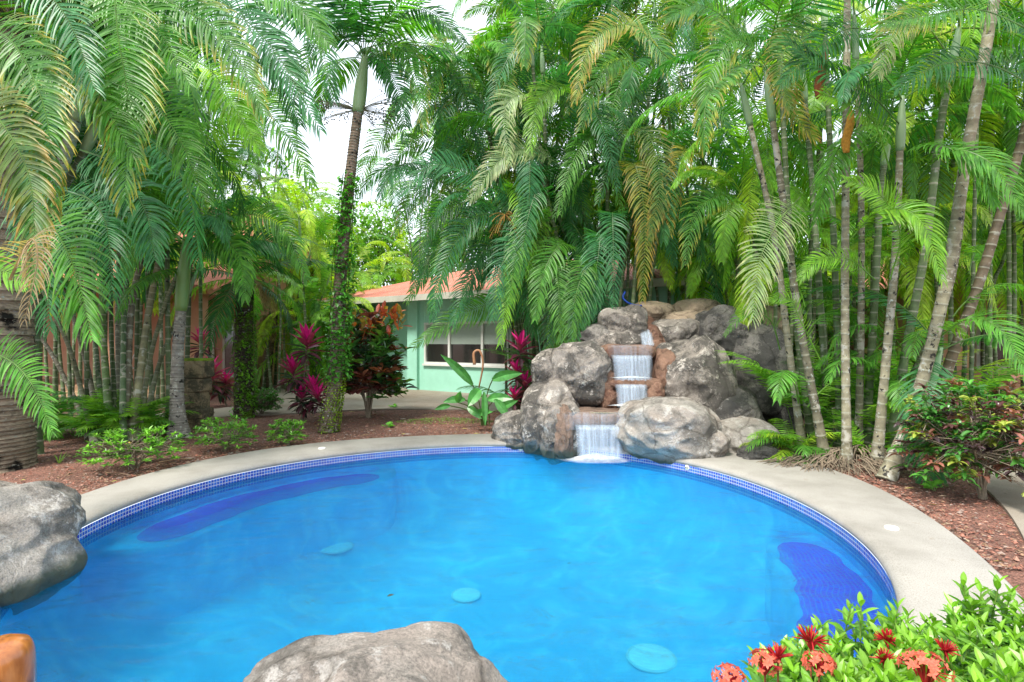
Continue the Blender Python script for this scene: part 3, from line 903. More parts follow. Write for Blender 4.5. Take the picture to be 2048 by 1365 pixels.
# roof: hipped, with fascia
mb = MB()
e0, e1, f0, f1, ze, zr = L0 - .9, L1 + .6, -.75, D + .6, 3.12, 4.45
V = hm(np.array([(e0, f0, ze), (e1, f0, ze), (e1, f1, ze), (e0, f1, ze), (e0 + 4.2, (f0 + f1) / 2, zr), (e1 - 4.2, (f0 + f1) / 2, zr)]))
mb.add(V, [(0, 1, 5, 4), (2, 3, 4, 5)], [(1, 2, 5), (3, 0, 4)], (.6, .2, .15)); mb.build('roof', M['roof'], hs)
mb = MB()
box(mb, e0, e1, f0 - .03, f0 + .02, ze - .2, ze - .004, M=hm); box(mb, e0 - .03, e0 + .02, f0 + .02, f1, ze - .2, ze - .006, M=hm)
box(mb, e0 + .02, e1, f0 + .02, .0, ze - .12, ze - .1, M=hm)
mb.build('fascia', M['trim'], hs)

# terracotta house on the left
hb = empty('terracotta_house', (-12, 17.5, 0), 'terracotta coloured house with a pillared veranda and wooden steps behind the palms on the left', 'house')
mb = MB(); box(mb, -17.5, -9.0, 19, 25, 0, 3.2); box(mb, -17.5, -9.0, 19, 25, 4.6, 4.9); box(mb, -17.5, -15, 19.002, 25, 3.2, 4.6); box(mb, -11, -9.0, 19.002, 25, 3.2, 4.6); box(mb, -15, -11, 20, 25, 3.2, 4.6)
mb.build('wall', M['orange'], hb)
for x, w_ in [(-9.35, .32), (-11.6, .22), (-14.2, .22)]:
    mb = MB(); box(mb, x - w_, x + w_, 15.9, 16.35, 0, 3.0); mb.build('pillar', M['orange'], hb)
mb = MB(); box(mb, -17.5, -8.7, 15.7, 19, 3.0, 3.25); mb.build('veranda_beam', M['orange'], hb)
mb = MB(); box(mb, -17.5, -9.7, 16.35, 19, 0, .34, (.35, .22, .13)); mb.build('veranda_floor', M['wood'], hb)
mb = MB(); box(mb, -13.2, -9.8, 15.95, 16.34, 0, .17, (.45, .3, .17)); mb.build('step', M['wood'], hb)
for x0 in (-11.2, -9.95):
    mb = MB(); box(mb, x0, x0 + .95, 18.9, 18.98, .4, 2.5, (.5, .45, .36)); w_ = mb.build('window', M['trim'], hb)
    mb = MB(); box(mb, x0 + .1, x0 + .85, 18.86, 18.895, .55, 2.35); mb.build('pane', M['glass'], w_)
mb = MB()
V = np.array([(-18.3, 15.1, 3.2), (-8.2, 15.1, 3.2), (-8.2, 19, 4.6), (-18.3, 19, 4.6), (-18.3, 15.1, 3.05), (-8.2, 15.1, 3.05), (-8.2, 19, 4.4), (-18.3, 19, 4.4)])
mb.add(V, [(0, 1, 2, 3), (7, 6, 5, 4), (4, 5, 1, 0), (5, 6, 2, 1), (3, 7, 4, 0)][:4], None, (.6, .2, .15)); mb.build('veranda_roof', M['roof'], hb)
mb = MB()
V = np.array([(-18.5, 18.2, 4.85), (-8.0, 18.2, 4.85), (-8.0, 26, 4.85), (-18.5, 26, 4.85), (-16.5, 22, 7), (-10, 22, 7)])
mb.add(V, [(0, 1, 5, 4), (2, 3, 4, 5)], [(1, 2, 5), (3, 0, 4)], (.6, .2, .15)); mb.build('roof', M['roof'], hb)
# patio chair and red ball on the veranda
ch = empty('patio_chair', (-11.6, 16.9, .34), 'white wire patio chair on the veranda of the terracotta house', 'chair')
mb = MB()
for x, y in ((-.22, -.2), (.22, -.2), (-.22, .2), (.22, .2)):
    mb = MB(); tube(mb, np.array([(-11.6 + x, 16.9 + y, .34), (-11.6 + x * .9, 16.9 + y * .9, .8)]), .015, 6, (.7, .7, .66)); mb.build('leg', M['plain'], ch)
mb = MB(); box(mb, -11.84, -11.36, 16.66, 17.12, .8, .83, (.7, .7, .66)); mb.build('seat', M['plain'], ch)
mb = MB(); th = np.linspace(0, PI, 14); tube(mb, np.c_[-11.6 + .24 * np.cos(th), np.full(14, 17.1), .83 + .5 * np.sin(th)], .015, 6, (.7, .7, .66)); mb.build('backrest', M['plain'], ch)
mb = MB(); p = at(333, 752, 16.9); v_, f_ = ico(); mb.add(v_ * .10 + [p[0], 16.6, .44], None, f_, (.5, .02, .05))
tag(mb.build('ball', M['plain'], smooth=True, loc=(p[0], 16.6, .44)), 'small red ball on the veranda floor', 'ball')

# ochre building on the right, behind the palms
ho = empty('ochre_house', (14, 15, 0), 'ochre orange building half hidden behind the palms at the right edge', 'house')
mb = MB(); box(mb, 11.0, 24, 14.5, 22, 0, 3.1); box(mb, 5.0, 10.6, 21.0, 27, 0, 3.0); mb.build('wall', M['orange'], ho)
mb = MB()
V = np.array([(10.3, 13.9, 3.1), (25, 13.9, 3.1), (25, 22.6, 3.1), (10.3, 22.6, 3.1), (14, 18, 5), (21, 18, 5)])
mb.add(V, [(0, 1, 5, 4), (2, 3, 4, 5)], [(1, 2, 5), (3, 0, 4)], (.6, .2, .15)); mb.build('roof', M['roof'], ho)
mb = MB(); box(mb, 12.2, 13.4, 14.44, 14.49, .9, 2.1, (.5, .45, .4)); w_ = mb.build('window', M['trim'], ho)
mb = MB(); box(mb, 12.3, 13.3, 14.40, 14.435, 1, 2); mb.build('pane', M['glass'], w_)

# ------------------------------------------------------------ palm fronds
GREEN = dict(a=(.030, .115, .040), b=(.055, .17, .05), tip=None)
PAL = {
 'deep': ((.026, .125, .032), (.05, .19, .04), None),
 'teal': ((.036, .16, .062), (.07, .24, .08), None),
 'green': ((.065, .22, .03), (.13, .33, .04), None),
 'bright': ((.15, .37, .035), (.25, .47, .04), None),
 'lime': ((.28, .45, .03), (.42, .56, .05), None),
 'ytip': ((.065, .22, .040), (.13, .30, .04), (.52, .38, .05)),
 'orange': ((.07, .18, .045), (.18, .22, .05), (.50, .27, .06)),
 'gold': ((.14, .23, .04), (.36, .30, .05), (.52, .27, .05)),
 'pale': ((.20, .30, .13), (.32, .40, .18), (.5, .45, .25)),
 'dead': ((.28, .19, .10), (.38, .27, .16), (.45, .36, .24)),
}
def frond(mb, Rc, S0, nl=44, ll=.42, w=.022, pal='green', u0=.16, lift=.25, droop=.5, fwd=(1.15, .45), fold=.25, tipw=1.0, pr=.011, yell=1.0, ragged=.08):
    """Rc: rachis polyline; S0: sideways direction of the blade; nl leaflets a side of length ll"""
    Rc = np.asarray(Rc, float); mR = len(Rc)
    w = w * .74; nl = int(nl * 1.12); droop = droop * .5; ragged = .09; fwd = (fwd[0] + .22, fwd[1] + .12)
    ca, cb, ct = [None if q is None else np.array(q) for q in PAL[pal]]
    u = np.linspace(u0, .995, nl)
    idx = u * (mR - 1)
    i0 = np.minimum(idx.astype(int), mR - 2); fr_ = (idx - i0)[:, None]
    Pp = Rc[i0] * (1 - fr_) + Rc[i0 + 1] * fr_
    Tg = nrm(np.gradient(Rc, axis=0)); T = nrm(Tg[i0] * (1 - fr_) + Tg[i0 + 1] * fr_)
    S0 = np.asarray(S0, float)
    S = nrm(S0 - (T @ S0)[:, None] * T); Nn = nrm(np.cross(S, T))
    prof = np.interp((u - u0) / (1 - u0), [0, .12, .4, .75, 1], [.55, .85, 1, .75, .32])
    K = 6
    wprof = np.array([.45, .95, 1, .85, .55, .04])
    allV, allC = [], []
    shade = rng.uniform(.85, 1.15)
    for sd in (-1, 1):
        n = nl
        al = np.interp(u, [u0, 1], fwd) + rng.normal(0, ragged, n)
        lf = lift + rng.normal(0, ragged * 1.3, n)
        d = np.cos(al)[:, None] * T + np.sin(al)[:, None] * (sd * S * np.cos(lf)[:, None] + Nn * np.sin(lf)[:, None])
        L = ll * prof * rng.uniform(.82, 1.1, n) * np.where(rng.random(n) < .05, .25, 1)
        p = Pp.copy()
        pts = [p.copy()]
        dr = droop * rng.uniform(.7, 1.3, n)
        ds = [d.copy()]
        for k in range(1, K):
            p = p + d * (L / (K - 1))[:, None]
            d = nrm(d + np.array([0, 0, -1.0]) * (dr * (.12 + .13 * k))[:, None] + T * (.05 + .035 * k))
            pts.append(p.copy()); ds.append(d.copy())
        pts = np.array(pts); ds = np.array(ds)                       # K,n,3
        Wd = nrm(np.cross(ds, Nn[None] + 1e-3))                      # across the leaflet
        Nl = np.cross(Wd, ds)
        ww = (w * wprof)[:, None, None] * np.interp(prof, [.3, 1], [.6, 1])[None, :, None]
        A = pts - Wd * ww + Nl * ww * fold * np.sign((Nl * Nn[None]).sum(-1, keepdims=True) + 1e-6)
        Bv = pts + Wd * ww + Nl * ww * fold * np.sign((Nl * Nn[None]).sum(-1, keepdims=True) + 1e-6)
        Vv = np.stack([A, pts, Bv], axis=2)                           # K,n,3,3
        allV.append(Vv.transpose(1, 0, 2, 3).reshape(-1, 3))
        tt = np.linspace(0, 1, K)[None, :, None]
        mixr = np.clip(rng.uniform(0, 1, n)[:, None, None] * .8 + tt * .2, 0, 1)
        C = ca * (1 - mixr) + cb * mixr
        if ct is not None:
            ty = np.clip((tt - .55) * 1.7 * yell + rng.normal(0, .15, n)[:, None, None] + np.interp(u, [0, 1], [-.3, .15])[:, None, None], 0, 1)
            C = C * (1 - ty) + ct * ty
        else:
            ty = np.clip((tt - .9) * 5, 0, 1) * (rng.random(n) < .25)[:, None, None]
            C = C * (1 - ty) + np.array([.35, .27, .12]) * ty
        C = C * shade * rng.uniform(.85, 1.15, n)[:, None, None]
        allC.append(np.repeat(C[:, :, None, :], 3, axis=2).reshape(-1, 3))
    V = np.concatenate(allV); C = np.concatenate(allC)
    nb = nl * 2
    base = (np.arange(nb) * K * 3)[:, None, None]
    kk = (np.arange(K - 1) * 3)[None, :, None]
    q1 = np.stack([base + kk + 0, base + kk + 1, base + kk + 4, base + kk + 3], -1).reshape(-1, 4)
    q2 = np.stack([base + kk + 1, base + kk + 2, base + kk + 5, base + kk + 4], -1).reshape(-1, 4)
    mb.add(V, np.vstack([q1, q2]), None, C)
    rc = (ca * .5 + np.array([.16, .22, .05]) * .5) if pal != 'dead' else np.array([.3, .22, .12])
    tube(mb, Rc, np.linspace(1, .12, mR) * pr, 5, rc * 1.2, cap=False)

def arch(P0, az, el, L, sag, n=16, curl=0.0):
    """rachis leaving P0 at azimuth az / elevation el and bending down under its weight"""
    h = np.array([math.cos(az), math.sin(az), 0]); s = np.array([-h[1], h[0], 0])
    p = np.array(P0, float); out = [p.copy()]; e = el
    for i in range(1, n):
        e = max(e - sag * (.35 + 1.3 * i / n) / n, -1.45)
        d = math.cos(e) * h + math.sin(e) * np.array([0, 0, 1]) + s * curl * i / n
        p = p + nrm(d) * L / (n - 1); out.append(p.copy())
    return np.array(out), s

def ringed(path, r0, r1, gap, c1, c2, mb=None, ns=12, flare=0.0, jit=.1):
    """trunk with node rings: fine loops coloured as growth rings"""
    mb = mb or MB()
    L = np.linalg.norm(np.diff(path, axis=0), axis=1).sum()
    nn = max(4, int(L / gap))
    ts = []; kind = []
    for i in range(nn):
        for o, kd in ((0, 0), (.12, 1), (.2, 0), (.6, 0), (.95, 2)):
            ts.append((i + o) / nn); kind.append(kd)
    ts = np.array(ts); kind = np.array(kind)
    Pf = spline(path, 200) if len(path) < 200 else path
    idx = ts * 199
    P = np.array([np.interp(idx, np.arange(200), Pf[:, k]) for k in range(3)]).T
    r = r0 + (r1 - r0) * ts + flare * np.exp(-ts * L / .28)
    r = r * np.where(kind == 1, 1.05, np.where(kind == 2, .975, 1)) * (1 + .02 * rng.normal(size=len(ts)))
    c1, c2 = np.array(c1), np.array(c2)
    C = np.where((kind == 1)[:, None], c2, c1 * (1 + .12 * rng.normal(size=(len(ts), 1))))
    tube(mb, P, r, ns, np.clip(C, .01, 1))
    return mb

def shaft(P0, P1, r, c, bul=1.5):
    mb = MB(); n = 14; t = np.linspace(0, 1, n)
    tube(mb, P0 * (1 - t[:, None]) + P1 * t[:, None], r * np.interp(t, [0, .06, .25, .5, .8, 1], [1.02, 1 + (bul - 1) * .6, bul, bul * .95, .85, .6]), 12, c)
    return mb

def crown(root, top, n, Ls, els, sag, pals, ll=.42, nl=44, w=.022, az0=0, name='frond', az_rng=(0, 2 * PI), drp=.5, lift=.3, pr=.012):
    for i in range(n):
        fr_ = i / max(1, n - 1)
        az = az0 + (i * 2.39996) % (2 * PI)
        if az_rng != (0, 2 * PI): az = az_rng[0] + (az_rng[1] - az_rng[0]) * ((i * .618) % 1)
        az += random.uniform(-.2, .2)
        el = els[1] + (els[0] - els[1]) * fr_ + random.uniform(-.12, .12)
        L = random.uniform(*Ls)
        Rc, S = arch(top, az, el, L, sag * random.uniform(.8, 1.2), curl=random.uniform(-.25, .25))
        S = nrm(S + np.array([0, 0, random.uniform(-.35, .35)]))
        mb = MB(); frond(mb, Rc, S, int(nl * 1.1), ll * .88 * L / 2.2, w * .9, random.choice(pals), droop=drp * random.uniform(.6, 1.5), lift=lift, pr=pr)
        mb.build(name, M['frond'], root)

def hero(root, pts, pal, ll=.4, nl=48, w=.02, drp=.6, roll=0.0, face=True, lift=.15, u0=.1, yell=1.0, fwd=(1.15, .45), pr=.01):
    """frond through pixel/depth triples, its blade facing roughly the pool"""
    P = spline([at(*p) for p in pts], 18)
    T = nrm(P[-1] - P[0])
    S = nrm(np.cross(T, np.array([math.sin(roll), -1.0, .25])))
    mb = MB(); frond(mb, P, S, int(nl * 1.25), ll * .74, w * .74, pal, u0=u0, lift=lift, droop=drp, yell=yell, fwd=fwd, pr=pr)
    return mb.build('frond', M['frond'], root)

def leafcards(mb, P, D, L, w, C, fold=.2, K=4, drp=.0, shape=(.25, 1, .85, .05), up=None):
    """broad leaves: base points P, directions D, lengths L, widths w, colours C (arrays)"""
    n = len(P); P = np.asarray(P); D = nrm(D)
    up = np.array([0, 0, 1.0]) if up is None else up
    L = np.broadcast_to(L, (n,)); w = np.broadcast_to(w, (n,))
    C = np.broadcast_to(np.asarray(C, float), (n, 3))
    Wd = nrm(np.cross(D, up + rng.normal(0, .15, (n, 3)))); p = P.copy(); d = D.copy(); rows = []
    for k in range(K):
        Nl = np.cross(Wd, d)
        ww = (w * shape[k] / 2)[:, None]
        rows.append(np.stack([p - Wd * ww + Nl * ww * fold * 2, p, p + Wd * ww + Nl * ww * fold * 2], 1))
        p = p + d * (L / (K - 1))[:, None]
        d = nrm(d + np.array([0, 0, -drp]))
    V = np.stack(rows, 1).reshape(-1, 3)                              # n,K,3,3
    Cc = np.repeat(C[:, None, :], K * 3, axis=1).copy()
    Cc[:, 1::3] *= 1.25
    Cc = Cc.reshape(-1, 3)
    base = (np.arange(n) * K * 3)[:, None, None]; kk = (np.arange(K - 1) * 3)[None, :, None]
    q1 = np.stack([base + kk, base + kk + 1, base + kk + 4, base + kk + 3], -1).reshape(-1, 4)
    q2 = np.stack([base + kk + 1, base + kk + 2, base + kk + 5, base + kk + 4], -1).reshape(-1, 4)
    mb.add(V, np.vstack([q1, q2]), None, Cc)

# ------------------------------------------------------------ clumping palms
def clump(label, base, stems, pals, Lr=(1.7, 2.4), nf=6, r=.045, mat='stem', c1=(.10, .14, .06), c2=(.34, .33, .25), gap=.14, ll=.42, els=(1.25, .1), sag=1.5, group='clumping palms around the pool', name='clumping_palm', azr=None, w=.022, shaftc=(.22, .33, .17), nl=44, suck=0, maxf=96):
    """stems: list of (point lists); each is a mesh of its own with its crown of fronds"""
    root = empty(name, base, label, 'palm clump', group)
    cnt = 0
    for i, st in enumerate(stems):
        rr = r
        m_ = mat; cc1 = c1
        if isinstance(st, dict):
            rr = st.get('r', r); m_ = st.get('mat', mat); cc1 = st.get('c', c1); nfi = st.get('nf', nf); path = st['p']
        else: path = st; nfi = nf
        path = spline(path, 60)
        mb = ringed(path, rr * 1.15, rr * .8, gap * random.uniform(.85, 1.2), np.array(cc1) * random.uniform(.75, 1.3), c2, flare=rr * .7)
        mb.build('stem', M[m_], root, smooth=True)
        if nfi == 0: continue
        d = nrm(path[-1] - path[-4]); top = path[-1] + d * random.uniform(.55, .75)
        shaft(path[-1] - d * .02, top, rr * .85, np.array(shaftc) * random.uniform(.8, 1.25), 1.35).build('crownshaft', M['shaft'], root, smooth=True)
        k = min(nfi, maxf - cnt)
        if k > 0:
            crown(root, top - d * .05, k, Lr, els, sag, pals, ll=ll, az0=random.uniform(0, 6), w=w, nl=nl)
            cnt += k
    # young suckers at the foot
    for i in range(suck):
        a = random.uniform(0, 2 * PI); q = np.array(base) + np.array([math.cos(a) * .95, -abs(math.sin(a)) * .45, 0]) * random.uniform(.2, 1)
        for j in range(5):
            Rc, S = arch(q, random.uniform(0, 2 * PI), random.uniform(.8, 1.5), random.uniform(.6, 1.15), 1.4)
            mb = MB(); frond(mb, Rc, S, 24, .24, .016, random.choice(['green', 'bright', 'bright']), u0=.25, pr=.005)
            mb.build('young_frond', M['frond'], root) if i * 5 + j < 96 else None
    return root

def G(x, y): return gnd(x, y, 0.0)

# --- right clump: pale lichened stems beside the waterfall
b0 = gnd(1730, 915)
def st(base, *pts, **kw):
    """stem from a foot pixel up through pixel/depth points"""
    p = [G(*base)] + [at(*q) for q in pts]
    return dict(p=p, **kw) if kw else p
pale = dict(mat='stem_pale', c=(.20, .18, .12))
rstems = [
    st((1606, 905), (1578, 700, 7.9), (1548, 470, 7.8), (1500, 250, 7.7), r=.045, **pale),
    st((1625, 900), (1592, 640, 8.0), (1575, 400, 8.0), (1560, 120, 8.0), r=.042),
    st((1652, 925), (1600, 650, 7.4), (1575, 470, 7.3), (1545, 240, 7.2), r=.048, **pale),
    st((1660, 890), (1640, 600, 8.4), (1625, 380, 8.6), (1610, 200, 8.8), r=.045),
    st((1694, 938), (1690, 640, 7.2), (1691, 400, 7.15), (1694, 60, 7.1), (1696, -190, 7.1), r=.046, **pale),
    st((1716, 915), (1722, 640, 7.6), (1722, 380, 7.8), (1712, 120, 8.0), r=.042, **pale),
    st((1730, 910), (1748, 620, 7.7), (1760, 400, 7.7), (1768, 330, 7.7), r=.046),
    st((1752, 940), (1775, 690, 7.0), (1790, 520, 6.9), (1800, 300, 6.9), r=.048, **pale),
    st((1775, 925), (1812, 700, 7.5), (1850, 500, 7.4), (1880, 260, 7.3), (1900, 150, 7.3), r=.05),
    st((1765, 915), (1850, 700, 7.6), (1905, 540, 7.7), (1935, 300, 7.9), r=.058, **pale),
    st((1772, 962), (1836, 790, 6.7), (1893, 560, 6.6), (1935, 300, 6.5), (1985, 20, 6.4), (2010, -160, 6.4), r=.064, **pale),
    st((1850, 905), (1895, 740, 7.8), (1960, 560, 7.7), (2030, 330, 7.6), (2080, 150, 7.6), r=.064, c=(.17, .13, .08)),
    st((1680, 905), (1672, 600, 8.0), (1660, 300, 8.2), (1650, 60, 8.4), r=.042),
    st((1830, 930), (1850, 830, 7.2), (1862, 780, 7.2), r=.04, nf=3),
]
rc = clump('tall palm clump with many pale lichen spotted stems right of the waterfall', b0, rstems, ['deep', 'green', 'green', 'teal', 'ytip', 'bright'],
           Lr=(1.8, 2.5), nf=4, r=.055, ll=.46, els=(1.2, -.1), sag=1.9, w=.021, suck=3)
# a fibrous root mat at the foot
def rootmat(c, rx, ry, n, root):
    mb = MB()
    for i in range(n):
        a = random.uniform(0, 2 * PI); k = random.random() ** .5
        p = np.array([c[0] + math.cos(a) * rx * k, c[1] + math.sin(a) * ry * k, .25 * (1 - k) + .04])
        d = np.array([math.cos(a) * .6 + random.uniform(-.5, .5), math.sin(a) * .6 - .3 + random.uniform(-.4, .4), 0]); L = random.uniform(.12, .4)
        q = p + nrm(d) * L; q[2] = .02
        mid = (p + q) / 2 + [0, 0, random.uniform(.02, .1)]
        tube(mb, bez(p, mid, q, 5), np.linspace(1, .4, 5) * random.uniform(.005, .011), 4, np.array((.22, .17, .12)) * random.uniform(.5, 1.3), cap=False)
    return mb.build('root_mat', M['wood'], root)
rootmat(gnd(1735, 930), 1.25, .55, 900, rc)
H = lambda root, *a, **k: hero(root, *a, **k)
# fronds that read one by one
H(rc, [(1600, 395, 7.4), (1560, 440, 7.0), (1520, 520, 6.6), (1505, 640, 6.4)], 'pale', ll=.62, nl=40, w=.022, drp=.35)
H(rc, [(1700, 480, 6.8), (1760, 420, 6.5), (1840, 440, 6.2), (1885, 560, 6.0)], 'bright', ll=.5, nl=44, w=.022, drp=.9)
H(rc, [(1860, 330, 6.6), (1910, 300, 6.2), (1985, 330, 5.9), (2050, 430, 5.7)], 'green', ll=.55, nl=44, w=.022, drp=.9)
H(rc, [(1820, 300, 6.8), (1880, 290, 6.3), (1960, 340, 6.0), (1990, 410, 5.9)], 'green', ll=.5, nl=44, w=.022, drp=.8)
H(rc, [(1780, 560, 6.8), (1800, 470, 6.5), (1760, 390, 6.3), (1690, 360, 6.2)], 'bright', ll=.42, nl=40, w=.022, drp=.6)
H(rc, [(1780, 340, 7.0), (1750, 250, 6.7), (1700, 205, 6.4), (1640, 190, 6.2)], 'bright', ll=.5, nl=40, w=.022, drp=.7)
H(rc, [(1520, 160, 7.2), (1470, 60, 6.9), (1400, 10, 6.7), (1330, 40, 6.6)], 'ytip', ll=.6, nl=40, w=.022, drp=.9)
H(rc, [(1555, 230, 7.2), (1530, 130, 6.8), (1470, 80, 6.6), (1420, 150, 6.5), (1400, 240, 6.5)], 'ytip', ll=.55, nl=48, w=.02, drp=.6)
H(rc, [(1640, 10, 7.2), (1590, 60, 6.8), (1560, 140, 6.6), (1580, 220, 6.5)], 'orange', ll=.5, nl=40, w=.02, drp=.5)
H(rc, [(1590, 110, 7.2), (1570, 170, 6.9), (1590, 230, 6.7), (1630, 280, 6.6)], 'gold', ll=.42, nl=30, w=.018, drp=.5)
H(rc, [(1740, 60, 6.9), (1690, 60, 6.5), (1630, 100, 6.3), (1560, 170, 6.2)], 'deep', ll=.5, nl=46, w=.022, drp=.9)
H(rc, [(1800, 250, 6.9), (1740, 190, 6.5), (1660, 150, 6.3), (1570, 80, 6.2)], 'deep', ll=.5, nl=46, w=.022, drp=.9)
H(rc, [(1890, 100, 6.7), (1840, 40, 6.2), (1790, 60, 6.0), (1755, 150, 5.9)], 'pale', ll=.5, nl=46, w=.02, drp=.4)
H(rc, [(2060, 60, 6.3), (1960, 20, 6.0), (1860, 30, 5.8), (1760, 50, 5.7)], 'ytip', ll=.5, nl=46, w=.022, drp=1.2)
H(rc, [(2080, 180, 6.6), (1980, 130, 6.2), (1880, 130, 5.9), (1790, 180, 5.7)], 'deep', ll=.5, nl=46, w=.022, drp=1.0)
H(rc, [(1850, 700, 6.9), (1930, 640, 6.4), (2000, 660, 6.0), (2060, 760, 5.7)], 'green', ll=.48, nl=44, w=.02, drp=.6)
H(rc, [(1560, 700, 7.8), (1540, 640, 7.5), (1490, 625, 7.3), (1450, 670, 7.2)], 'green', ll=.25, nl=30, w=.010, drp=.6)
H(rc, [(1640, 720, 7.2), (1600, 640, 7.0), (1580, 600, 6.9), (1530, 600, 6.9)], 'bright', ll=.28, nl=30, w=.012, drp=.5)
H(rc, [(1750, 560, 7.2), (1700, 520, 7.0), (1640, 520, 6.9), (1600, 560, 6.9)], 'bright', ll=.34, nl=34, w=.014, drp=.6)
for sgn in range(25):
    a = at(1740 + random.uniform(-180, 250), 640 + random.uniform(-170, 190), 7.7)
    Rc, S = arch(a, random.uniform(-.3, 1.3 * PI), 1.0, random.uniform(1.1, 1.7), 2.2)
    mb = MB(); frond(mb, Rc, S, 34, .32, .015, random.choice(['bright', 'green']), droop=.6); mb.build('frond', M['frond'], rc)
def young(label, base, rx, ry, n, pals, Lr=(1.4, 2.4), w=.02):
    root = empty('young_palm', base, label, 'palm', 'young palms sprouting among the tall stems')
    for i in range(n):
        a = random.uniform(0, 2 * PI); q = np.array(base) + np.array([math.cos(a) * rx, math.sin(a) * ry, 0]) * random.random() ** .5
        Rc, S = arch(q, random.uniform(0, 2 * PI), random.uniform(1.05, 1.5), random.uniform(*Lr), 1.5)
        mb = MB(); frond(mb, Rc, S, 30, .36, w, random.choice(pals), u0=.3, pr=.007); mb.build('frond', M['frond'], root)
young('bright young palm fronds growing up between the pale stems of the right clump', gnd(1700, 895), 1.1, .5, 34, ['bright', 'green', 'bright'])
young('green young palm fronds rising at the right side of the right clump', gnd(1870, 880), .8, .5, 24, ['green', 'bright', 'lime'])
young('dark young palm fronds under the middle clump left of the waterfall', np.array([.9, 11.1, 0]), .9, .4, 26, ['deep', 'green'])
# hanging dead sheaths
for (x, y, Y, L, cc, lab) in [(1648, 105, 7.0, .6, (.26, .075, .03), 'rusty brown hanging leaf sheath'), (1702, 220, 7.0, .55, (.5, .24, .04), 'orange hanging leaf sheath')]:
    p = at(x, y, Y); mb = MB(); t = np.linspace(0, 1, 14)
    P = p + np.c_[-.06 * t + .02 * np.sin(t * 6), .02 * np.sin(t * 4), -L * t]
    tube(mb, P, np.interp(t, [0, .2, .8, 1], [.02, .055, .06, .04]), 9, np.array(cc), flat=.45); o = mb.build('leaf_sheath', M['wood'], rc, True); o['label'] = lab

# --- middle clump, behind and left of the waterfall
mstems = []
for i in range(15):
    k = i / 14
    bx = 1080 + 190 * k + random.uniform(-12, 12); Yb = random.uniform(11.0, 12.4)
    tx = 1000 + 330 * k + random.uniform(-40, 40); ty = random.choice([440, 330, 220, 120, 40, 400, 500]) + random.uniform(-40, 40)
    a = at(bx, 0, Yb); a[2] = 0
    mstems.append(dict(p=[a, at((bx * .6 + tx * .4), 560, Yb + .1), at(tx, ty, Yb - random.uniform(-.3, .8))], r=random.uniform(.034, .046)))
mc = clump('dense palm clump with dark drooping fronds behind the left side of the waterfall', np.array([1.4, 11.6, 0]), mstems,
           ['deep', 'teal', 'deep', 'green', 'ytip', 'teal'], Lr=(1.9, 2.7), nf=4, r=.05, ll=.5, els=(1.3, -.5), sag=2.2, w=.024)
for pts, pal in [([(1090, 470, 10.8), (1040, 470, 10.2), (1000, 540, 9.9), (985, 640, 9.8)], 'teal'),
                 ([(1150, 500, 10.6), (1120, 490, 10.1), (1085, 550, 9.8), (1070, 640, 9.7)], 'green'),
                 ([(1060, 480, 10.9), (1000, 430, 10.4), (930, 450, 10.1), (880, 560, 9.9), (865, 640, 9.9)], 'teal'),
                 ([(1180, 500, 10.6), (1200, 470, 10.1), (1190, 560, 9.8), (1180, 630, 9.7)], 'teal'),
                 ([(1120, 330, 10.6), (1060, 300, 10.2), (1000, 320, 10.0), (940, 400, 9.9)], 'pale'),
                 ([(1060, 420, 10.6), (960, 360, 10.1), (870, 330, 9.8), (800, 390, 9.7)], 'teal'),
                 ([(1250, 360, 10.5), (1270, 330, 9.9), (1290, 440, 9.7), (1285, 600, 9.6)], 'gold'),
                 ([(1240, 280, 10.5), (1290, 260, 9.9), (1320, 360, 9.7), (1300, 480, 9.6)], 'orange'),
                 ([(1340, 120, 9.6), (1260, 50, 9.2), (1180, 90, 9.0), (1150, 200, 9.0)], 'gold'),
                 ([(1300, 180, 10), (1260, 120, 9.6), (1200, 150, 9.3), (1160, 260, 9.2)], 'ytip'),
                 ([(1080, 240, 10.6), (1050, 190, 10.2), (1010, 220, 10.0), (1020, 330, 9.9)], 'pale'),
                 ([(1150, 200, 10.6), (1120, 170, 10.2), (1075, 210, 10.0), (1060, 300, 9.9)], 'bright')]:
    H(mc, pts, pal, ll=.62, nl=46, w=.026, drp=.5)
for pts, pal in [([(1040, 420, 11.2), (950, 400, 10.9), (860, 450, 10.6), (825, 590, 10.5)], 'deep'), ([(1060, 470, 11.2), (980, 450, 10.8), (900, 500, 10.6), (860, 620, 10.5)], 'green'),
                 ([(1050, 560, 11.2), (1000, 600, 11.0), (920, 630, 10.8), (830, 690, 10.7)], 'green'), ([(1070, 540, 11.2), (1010, 520, 10.8), (940, 560, 10.6), (905, 650, 10.5)], 'teal'),
                 ([(1020, 400, 11.6), (930, 350, 11.3), (840, 380, 11.1), (790, 470, 11.0)], 'ytip'), ([(1000, 350, 11.6), (900, 280, 11.3), (810, 300, 11.1), (760, 380, 11.0)], 'green'),
                 ([(1010, 440, 11.4), (960, 430, 11.1), (910, 480, 10.9), (880, 560, 10.8)], 'teal'), ([(1040, 500, 11.0), (1000, 480, 10.7), (955, 520, 10.5), (935, 600, 10.4)], 'deep'),
                 ([(1000, 480, 11.6), (930, 470, 11.3), (870, 500, 11.1), (840, 570, 11.0)], 'deep'),
                 ([(1030, 520, 11.8), (960, 500, 11.5), (880, 520, 11.3), (815, 600, 11.2)], 'green')]:
    H(mc, pts, pal, ll=.66, nl=46, w=.026, drp=.6)
